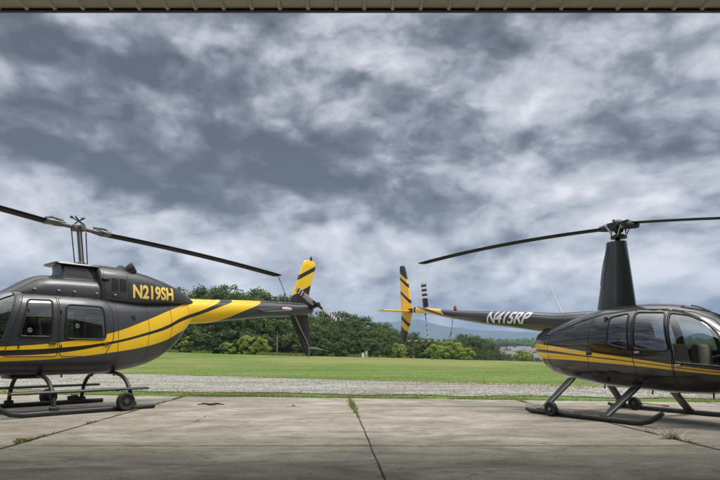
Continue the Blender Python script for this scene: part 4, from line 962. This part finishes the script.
# ---- far hill wood
def wood_mat():
    m, nt, out = new_mat('far_wood_leaves'); n = N(nt); o = objco(n); geo = n.n('ShaderNodeNewGeometry').outputs['Random Per Island']
    c = n.mix(n.m('MULTIPLY_ADD', geo, .6, n.m('MULTIPLY', n.noise(o, .02, 3, .6), .6), clamp=True), (.022, .045, .018), (.065, .105, .032))
    p = principled(nt, out, c, .9, 0, 0, .1); bump(n, p, n.noise(o, .8, 4, .7), 1, .8); return m
k = 3600; x = rng.uniform(60, 1500, k * 2); y = rng.uniform(640, 1500, k * 2); keep = (fbm(x / 120, y / 120, 71) > .38) & (x < y * 1.1 + 100); x, y = x[keep][:k], y[keep][:k]
s = rng.uniform(4.5, 9, len(x)); VV = iv[None] * s[:, None, None] * [1, 1, 1.1] * (1 + .18 * rng.standard_normal((len(x), len(iv), 1))) + np.column_stack([x, y, terrain(x, y) + s * .5])[:, None]
g = MB(); g.add(VV.reshape(-1, 3), (if_[None] + (np.arange(len(x)) * len(iv))[:, None, None]).reshape(-1, 3)); o = g.build('hill_wood', wood_mat(), None, 180); o['kind'] = 'stuff'
# ---- distant houses, one object each
walls = {'white': (.27, .27, .265), 'cream': (.23, .21, .17), 'brick': (.20, .11, .08), 'grey': (.24, .24, .24)}
roofs = {'grey': (.16, .16, .17), 'brown': (.14, .10, .08), 'pale': (.17, .17, .18), 'red': (.28, .10, .07)}
wm = {k: flat(k + '_house_wall', v, .8) for k, v in walls.items()}; rm = {k: flat(k + '_house_roof', v, .7) for k, v in roofs.items()}
dkw = flat('dark_window_glass', (.03, .035, .04), .2)
def house(x, y, w, d, h, rot, wk, rk):
    z = float(terrain(x, y)) - .3; e = empty('house', (x, y, z), rot, f'small far {wk} house with {rk} gabled roof among the valley trees', 'house', 'distant houses in the valley')
    key = (wk, rk, round(w), round(d))
    g = MB(); V = np.array([(-w, -d, 0), (w, -d, 0), (w, d, 0), (-w, d, 0), (-w, -d, h), (w, -d, h), (w, d, h), (-w, d, h), (-w, 0, h + d * .62), (w, 0, h + d * .62)], float) / [2, 2, 1]
    g.add(V, [(0, 1, 5, 4), (2, 3, 7, 6), (1, 2, 6, 9, 5), (3, 0, 4, 8, 7)]); g.build('wall', wm[wk], e, 0, False)
    g = MB(); o_ = .35; t = h + d * .62; Q = [np.array([(sx * (w / 2 + o_), -d / 2 - o_, h - .25), (sx * (w / 2 + o_), 0, t + .02), (sx * (w / 2 + o_), d / 2 + o_, h - .25), (sx * (w / 2 + o_), d / 2 + o_, h - .02), (sx * (w / 2 + o_), 0, t + .28), (sx * (w / 2 + o_), -d / 2 - o_, h - .02)]) for sx in (-1, 1)]
    g.loops(Q); r_ = g.build('roof', rm[rk], e, 0, False)
    for sx in (-.3, .3):
        g = MB(); g.box((sx * w, -d / 2 - .03, h * .55), (1.1, .08, 1.2)); g.build('window', dkw, e, 0, False)
hs = [(503, 300, 'white', 'grey'), (513, 285, 'white', 'pale'), (540, 280, 'white', 'pale'), (532, 330, 'grey', 'brown'), (546, 320, 'cream', 'grey'), (497, 360, 'grey', 'grey'), (507, 400, 'white', 'brown'), (517, 420, 'cream', 'grey'), (524, 470, 'white', 'pale'), (530, 450, 'white', 'grey'), (536, 500, 'white', 'pale'), (541, 480, 'brick', 'grey'), (514, 520, 'white', 'pale'), (503, 540, 'cream', 'brown'), (521, 560, 'white', 'grey'), (528, 575, 'grey', 'pale'), (510, 590, 'white', 'pale'), (545, 560, 'white', 'grey'), (552, 420, 'brick', 'brown'), (560, 500, 'white', 'grey'), (575, 450, 'cream', 'red'), (592, 520, 'white', 'grey'), (492, 480, 'grey', 'pale'), (499, 450, 'white', 'grey'), (534, 390, 'grey', 'red'), (549, 530, 'white', 'pale'), (520, 370, 'white', 'brown'), (610, 480, 'white', 'pale'), (640, 540, 'cream', 'grey'), (680, 500, 'white', 'grey'), (705, 560, 'brick', 'grey'), (730, 520, 'white', 'pale'), (518, 610, 'white', 'pale'), (526, 620, 'white', 'pale'), (538, 610, 'white', 'grey'), (506, 625, 'grey', 'grey')]
for px, d, wk, rk in hs:
    d = 250 + d * .65; house(at_px(px, d), d, rng.uniform(6, 10), rng.uniform(4.5, 6), rng.uniform(2.2, 3.0), rng.uniform(-.6, .6), wk, rk)
# ---- mountains (two ridges with depth)
def ridge(name, D, prof, depth, seed, rough, mat):
    pxs = np.linspace(-250, 1150, 420); top = np.interp(pxs, [p for p, _ in prof], [y for _, y in prof]); az = np.arctan((pxs - 360) / F_PX)
    hz_ = (354.9 - top) / F_PX * D + (fbm(pxs / 14, pxs * 0, seed, 5) - .47) * rough; rows = []
    for q in np.linspace(-1, 1, 15):
        yy = D + q * depth; f = (1 - abs(q)) ** .85; nz = (fbm(pxs / 9 + q * 2, q * 4 + pxs * 0, seed + 3, 4) - .47) * rough * 1.6 * (1 - f) * (abs(q) < .99)
        rows.append(np.stack([np.tan(az) * yy, yy + pxs * 0, np.maximum(-9, (hz_ + 9) * f - 9 + nz)], 1))
    g = MB(); n_ = len(pxs); V = np.concatenate(rows); g.add(V, [(i * n_ + j, i * n_ + j + 1, (i + 1) * n_ + j + 1, (i + 1) * n_ + j) for i in range(14) for j in range(n_ - 1)]); o = g.build(name, mat, None, 180); o['kind'] = 'structure'; return o
def hill_mat():
    m, nt, out = new_mat('wooded_mountain'); n = N(nt); o = objco(n)
    c = n.ramp(n.noise(o, .006, 6, .6), [(.4, (.024, .045, .022)), (.6, (.045, .075, .03))]); p = principled(nt, out, c, .95, 0, 0, .1); bump(n, p, n.noise(o, .02, 5, .7), 1, 20); return m
mm = hill_mat()
ridge('mountains', 5200, [(-250, 318), (300, 322), (350, 324), (372, 322), (392, 321), (410, 319.5), (420, 320), (436, 324.5), (450, 327), (470, 329), (500, 331), (540, 333), (600, 333), (680, 330), (760, 333), (1150, 330)], 1100, 11, 26, mm)
ridge('foothills', 2500, [(-250, 340), (350, 341), (400, 338), (430, 339), (470, 343), (490, 341), (505, 338.5), (515, 338.5), (530, 341), (545, 341), (580, 343), (640, 341), (720, 338), (1150, 338)], 520, 23, 16, mm)

# ---- markers at the far side of the meadow
x, y = gp(362.8, 359.6); D = 76.0; x = at_px(363, D); z = float(terrain(x, D)); 
g = MB(); g.box((x, D, z + .28), (.30, .16, .62), None, .03); g.box((x, D, z + .60), (.34, .2, .05), None, .01); tag(g.build('marker_post', M['white']), 'short bright white marker post at the meadow edge before the wood', 'post')
x = at_px(366.3, D); g = MB(); g.box((x, D + .3, z + .40), (.36, .30, .86), None, .02); g.box((x, D + .3, z + .86), (.42, .36, .05), None, .01); g.box((x - .02, D + .14, z + .5), (.28, .02, .4), None, .005); tag(g.build('utility_box', flat('grey_cabinet_paint', (.40, .40, .38), .6)), 'pale grey utility box standing just right of the white marker post', 'utility box')

# ---- hangar round the camera: only its eave is in the picture
HG = empty('hangar', (0, 0, 0), 0, 'metal hangar with a ribbed tan eave reaching out over the concrete apron', 'hangar')
tan = flat('tan_ribbed_steel', (.46, .435, .345), .5, .0, 0, .22, 3.0)
edge = flat('dark_eave_trim', (.035, .033, .032), .5)
ez, ey = 4.93, 6.22
g = MB()
# rib profile swept in depth: pans with trapezoid ribs hanging every 0.305 m
pitch_ = .318; xs = []; zs = []
for k in range(-44, 45):
    c = k * pitch_ + .05
    for dx, dz in ((-.030, 0), (-.014, -.026), (.014, -.026), (.030, 0)): xs.append(c + dx); zs.append(dz)
xs = np.array(xs); zs = np.array(zs); rows = []
V = np.concatenate([np.stack([xs, xs * 0 + y, ez + zs], 1) for y in (-14, ey)] + [np.array([(xs[0], -14, ez + .08), (xs[-1], -14, ez + .08), (xs[-1], ey, ez + .08), (xs[0], ey, ez + .08)])]); k = len(xs)
g.add(V, [(i, i + 1, k + i + 1, k + i) for i in range(k - 1)] + [(2 * k, 2 * k + 1, 2 * k + 2, 2 * k + 3), (k, k + k - 1, 2 * k + 2, 2 * k + 3), (0, k - 1, 2 * k + 1, 2 * k)])
g.build('roof_panel', tan, HG, 20)
g = MB(); g.box((0, ey + .03, ez + .015), (28.2, .05, .085), None, .006); g.build('eave_trim', edge, HG)
wl = flat('hangar_wall_steel', (.36, .34, .30), .6)
g = MB(); g.box((0, -14.1, ez / 2), (28, .15, ez - .06)); g.build('back_wall', wl, HG)
for s in (-1, 1): g = MB(); g.box((s * 14.1, (ey - 14) / 2, ez / 2), (.15, ey + 14 - .1, ez - .06)); g.build('side_wall', wl, HG)

# ================================================================== AIR, SKY, LIGHT
g = MB(); g.box((0, 3500, 171), (15600, 8600, 366)); hz_o = g.build('haze', None or bpy.data.materials.new('haze_air'), None, 0, False); hz_o['kind'] = 'stuff'; hz_o.display_type = 'WIRE'
hm = hz_o.data.materials[0]; hm.use_nodes = True; nt = hm.node_tree; nt.nodes.clear(); out = nt.nodes.new('ShaderNodeOutputMaterial'); pv = nt.nodes.new('ShaderNodeVolumePrincipled')
pv.inputs['Color'].default_value = (.50, .67, .96, 1); pv.inputs['Density'].default_value = .00018; pv.inputs['Anisotropy'].default_value = .0
nt.links.new(pv.outputs[0], out.inputs['Volume'])

SUN_EL, SUN_AZ = 66.0, 95.0        # azimuth clockwise from +Y: high, off to the right
sun = bpy.data.lights.new('sun', 'SUN'); sun.energy = 1.5; sun.angle = R(24); sun.color = (1, .965, .91)
so = bpy.data.objects.new('sun', sun); col.objects.link(so)
sd = Vector((math.sin(R(SUN_AZ)) * math.cos(R(SUN_EL)), math.cos(R(SUN_AZ)) * math.cos(R(SUN_EL)), math.sin(R(SUN_EL))))
so.rotation_euler = sd.to_track_quat('Z', 'Y').to_euler(); so.location = (0, 0, 60)

w = bpy.data.worlds.new('World'); scene.world = w; w.use_nodes = True; nt = w.node_tree; nt.nodes.clear(); n = N(nt)
out = n.n('ShaderNodeOutputWorld'); sky = n.n('ShaderNodeTexSky', sky_type='NISHITA'); sky.sun_disc = False; sky.sun_elevation = R(SUN_EL); sky.sun_rotation = R(SUN_AZ); sky.air_density = 1.0; sky.dust_density = 2.0
b1 = n.n('ShaderNodeBackground'); n.link(sky.outputs[0], b1.inputs[0]); b1.inputs[1].default_value = .08
tc_ = n.n('ShaderNodeTexCoord').outputs['Generated']; s = n.n('ShaderNodeSeparateXYZ'); n.link(tc_, s.inputs[0]); dx, dy, dz = s.outputs
el = n.m('ARCSINE', dz); az = n.m('ARCTAN2', dx, dy)
inv = n.m('DIVIDE', 1.0, n.m('ADD', n.m('MAXIMUM', dz, 0.0), .16))
cv = n.n('ShaderNodeCombineXYZ'); n.link(n.m('MULTIPLY', dx, inv), cv.inputs[0]); n.link(n.m('MULTIPLY', dy, inv), cv.inputs[1])
P = cv.outputs[0]
D1 = n.scalev(tc_, (1, 1, 1.75))
wv = n.n('ShaderNodeTexNoise'); wv.inputs['Scale'].default_value = 2.6; wv.inputs['Detail'].default_value = 4; n.link(D1, wv.inputs['Vector'])
wa = n.n('ShaderNodeVectorMath', operation='MULTIPLY_ADD'); n.link(wv.outputs['Color'], wa.inputs[0]); wa.inputs[1].default_value = (.13, .13, .13); n.link(D1, wa.inputs[2]); D2 = wa.outputs[0]
big = n.noise(n.scalev(D2, (1, 1, 1), (3.1, 1.7, 0)), 2.4, 6, .5)
med = n.noise(n.scalev(D2, (1, 1, 1), (7.7, .4, 2)), 5.6, 9, .55)
med_up = n.noise(n.scalev(D2, (1, 1, 1), (7.7, .4, 2.05)), 5.6, 9, .55)
fin_ = n.noise(n.scalev(D2, (1, 1, 1.2), (1.2, 9.1, 4)), 13, 8, .58)
puff = None
for sc_, am_ in ((5.0, 2.4), (10.5, 1.3), (22.0, .7), (45.0, .35)):       # rounded billows with darker creases
    q = n.m('MULTIPLY', n.m('SUBTRACT', n.m('ABSOLUTE', n.m('SUBTRACT', n.noise(n.scalev(D2, (1, 1, 1), (sc_, 2.2, .7)), sc_, 0, .5), .5)), .11), am_); puff = q if puff is None else n.m('ADD', puff, q)
relief = n.m('SUBTRACT', med, med_up)          # undersides a little darker than the tops
def blob(px, py, sx, sy, a):
    """soft patch of thicker or thinner cloud, placed by bearing and elevation"""
    A = math.atan((px - 360) / F_PX); E_ = math.atan((354.9 - py) / math.hypot(F_PX, px - 360)); kx = n.m('DIVIDE', n.m('SUBTRACT', az, A), sx / F_PX); ky = n.m('DIVIDE', n.m('SUBTRACT', el, E_), sy / F_PX)
    q = n.m('ADD', n.m('MULTIPLY', kx, kx), n.m('MULTIPLY', ky, ky)); return n.m('MULTIPLY', n.m('EXPONENT', n.m('MULTIPLY', q, -1.0)), a)
tot = None
for args in ((150, 130, 190, 75, -.26), (300, 190, 150, 45, -.20), (420, 150, 90, 40, -.20), (540, 165, 60, 30, -.14), (690, 130, 60, 25, -.12), (60, 90, 120, 45, -.12), (330, 45, 300, 40, -.07), (650, 40, 130, 40, .20), (560, 105, 120, 35, .14), (640, 205, 140, 38, .22), (220, 245, 200, 26, .20), (40, 200, 90, 22, .14), (420, 235, 120, 30, .08), (520, 270, 160, 22, .10), (60, 265, 110, 20, -.13), (360, 300, 900, 45, .24), (480, 325, 160, 10, -.05), (300, 215, 420, 30, .10), (170, 22, 160, 16, .10), (30, 30, 80, 30, .08)):
    q = blob(*args[:4], args[4] * 1.0); tot = q if tot is None else n.m('ADD', tot, q)
dn = n.m('ADD', n.m('ADD', n.m('MULTIPLY_ADD', big, .62, -.31), n.m('ADD', n.m('MULTIPLY', relief, 1.6), n.m('ADD', n.m('MULTIPLY', puff, .44), n.m('MULTIPLY_ADD', med, .72, -.36)))), n.m('MULTIPLY_ADD', fin_, .26, -.13))
t = n.m('ADD', n.m('ADD', dn, tot), .455, clamp=True)
c = n.ramp(t, [(.06, (.060, .067, .081)), (.26, (.105, .116, .138)), (.44, (.190, .206, .240)), (.58, (.290, .308, .342)), (.78, (.40, .412, .442)), (1.0, (.54, .547, .568))])
zen = n.mapr(dz, .54, 1.0); behind = n.mapr(dy, .25, -.5)       # brighter cloud overhead, out of the picture
c2 = n.mix(n.m('MULTIPLY', zen, .85), c, (2.3, 2.28, 2.2)); c2 = n.mix(n.m('MULTIPLY', behind, .5), c2, (.8, .81, .83))
c2 = n.mix(n.mapr(dz, .0, -.05), c2, (.16, .17, .15))
b2 = n.n('ShaderNodeBackground'); n.link(c2, b2.inputs[0]); b2.inputs[1].default_value = 1.0
ms_ = n.n('ShaderNodeMixShader'); n.link(n.mapr(fin_, .2, .5, .95, .99), ms_.inputs[0]); n.link(b1.outputs[0], ms_.inputs[1]); n.link(b2.outputs[0], ms_.inputs[2]); n.link(ms_.outputs[0], out.inputs[0])

# ================================================================== CAMERA
cam = bpy.data.cameras.new('camera'); co = bpy.data.objects.new('camera', cam); col.objects.link(co); scene.camera = co
co.location = (0, 0, H); co.rotation_euler = (R(93), 0, 0); cam.sensor_width = 36; cam.lens = F_PX / W_PX * 36; cam.shift_y = (325.2 - 240) / W_PX; cam.clip_start = .05; cam.clip_end = 20000
vs = scene.view_settings; vs.view_transform = 'Standard'; vs.look = 'None'; vs.exposure = .70; vs.gamma = 1; vs.use_curve_mapping = False
scene.cycles.max_bounces = 8; scene.cycles.transparent_max_bounces = 12; scene.cycles.volume_bounces = 0
scene.cycles.use_denoising = True
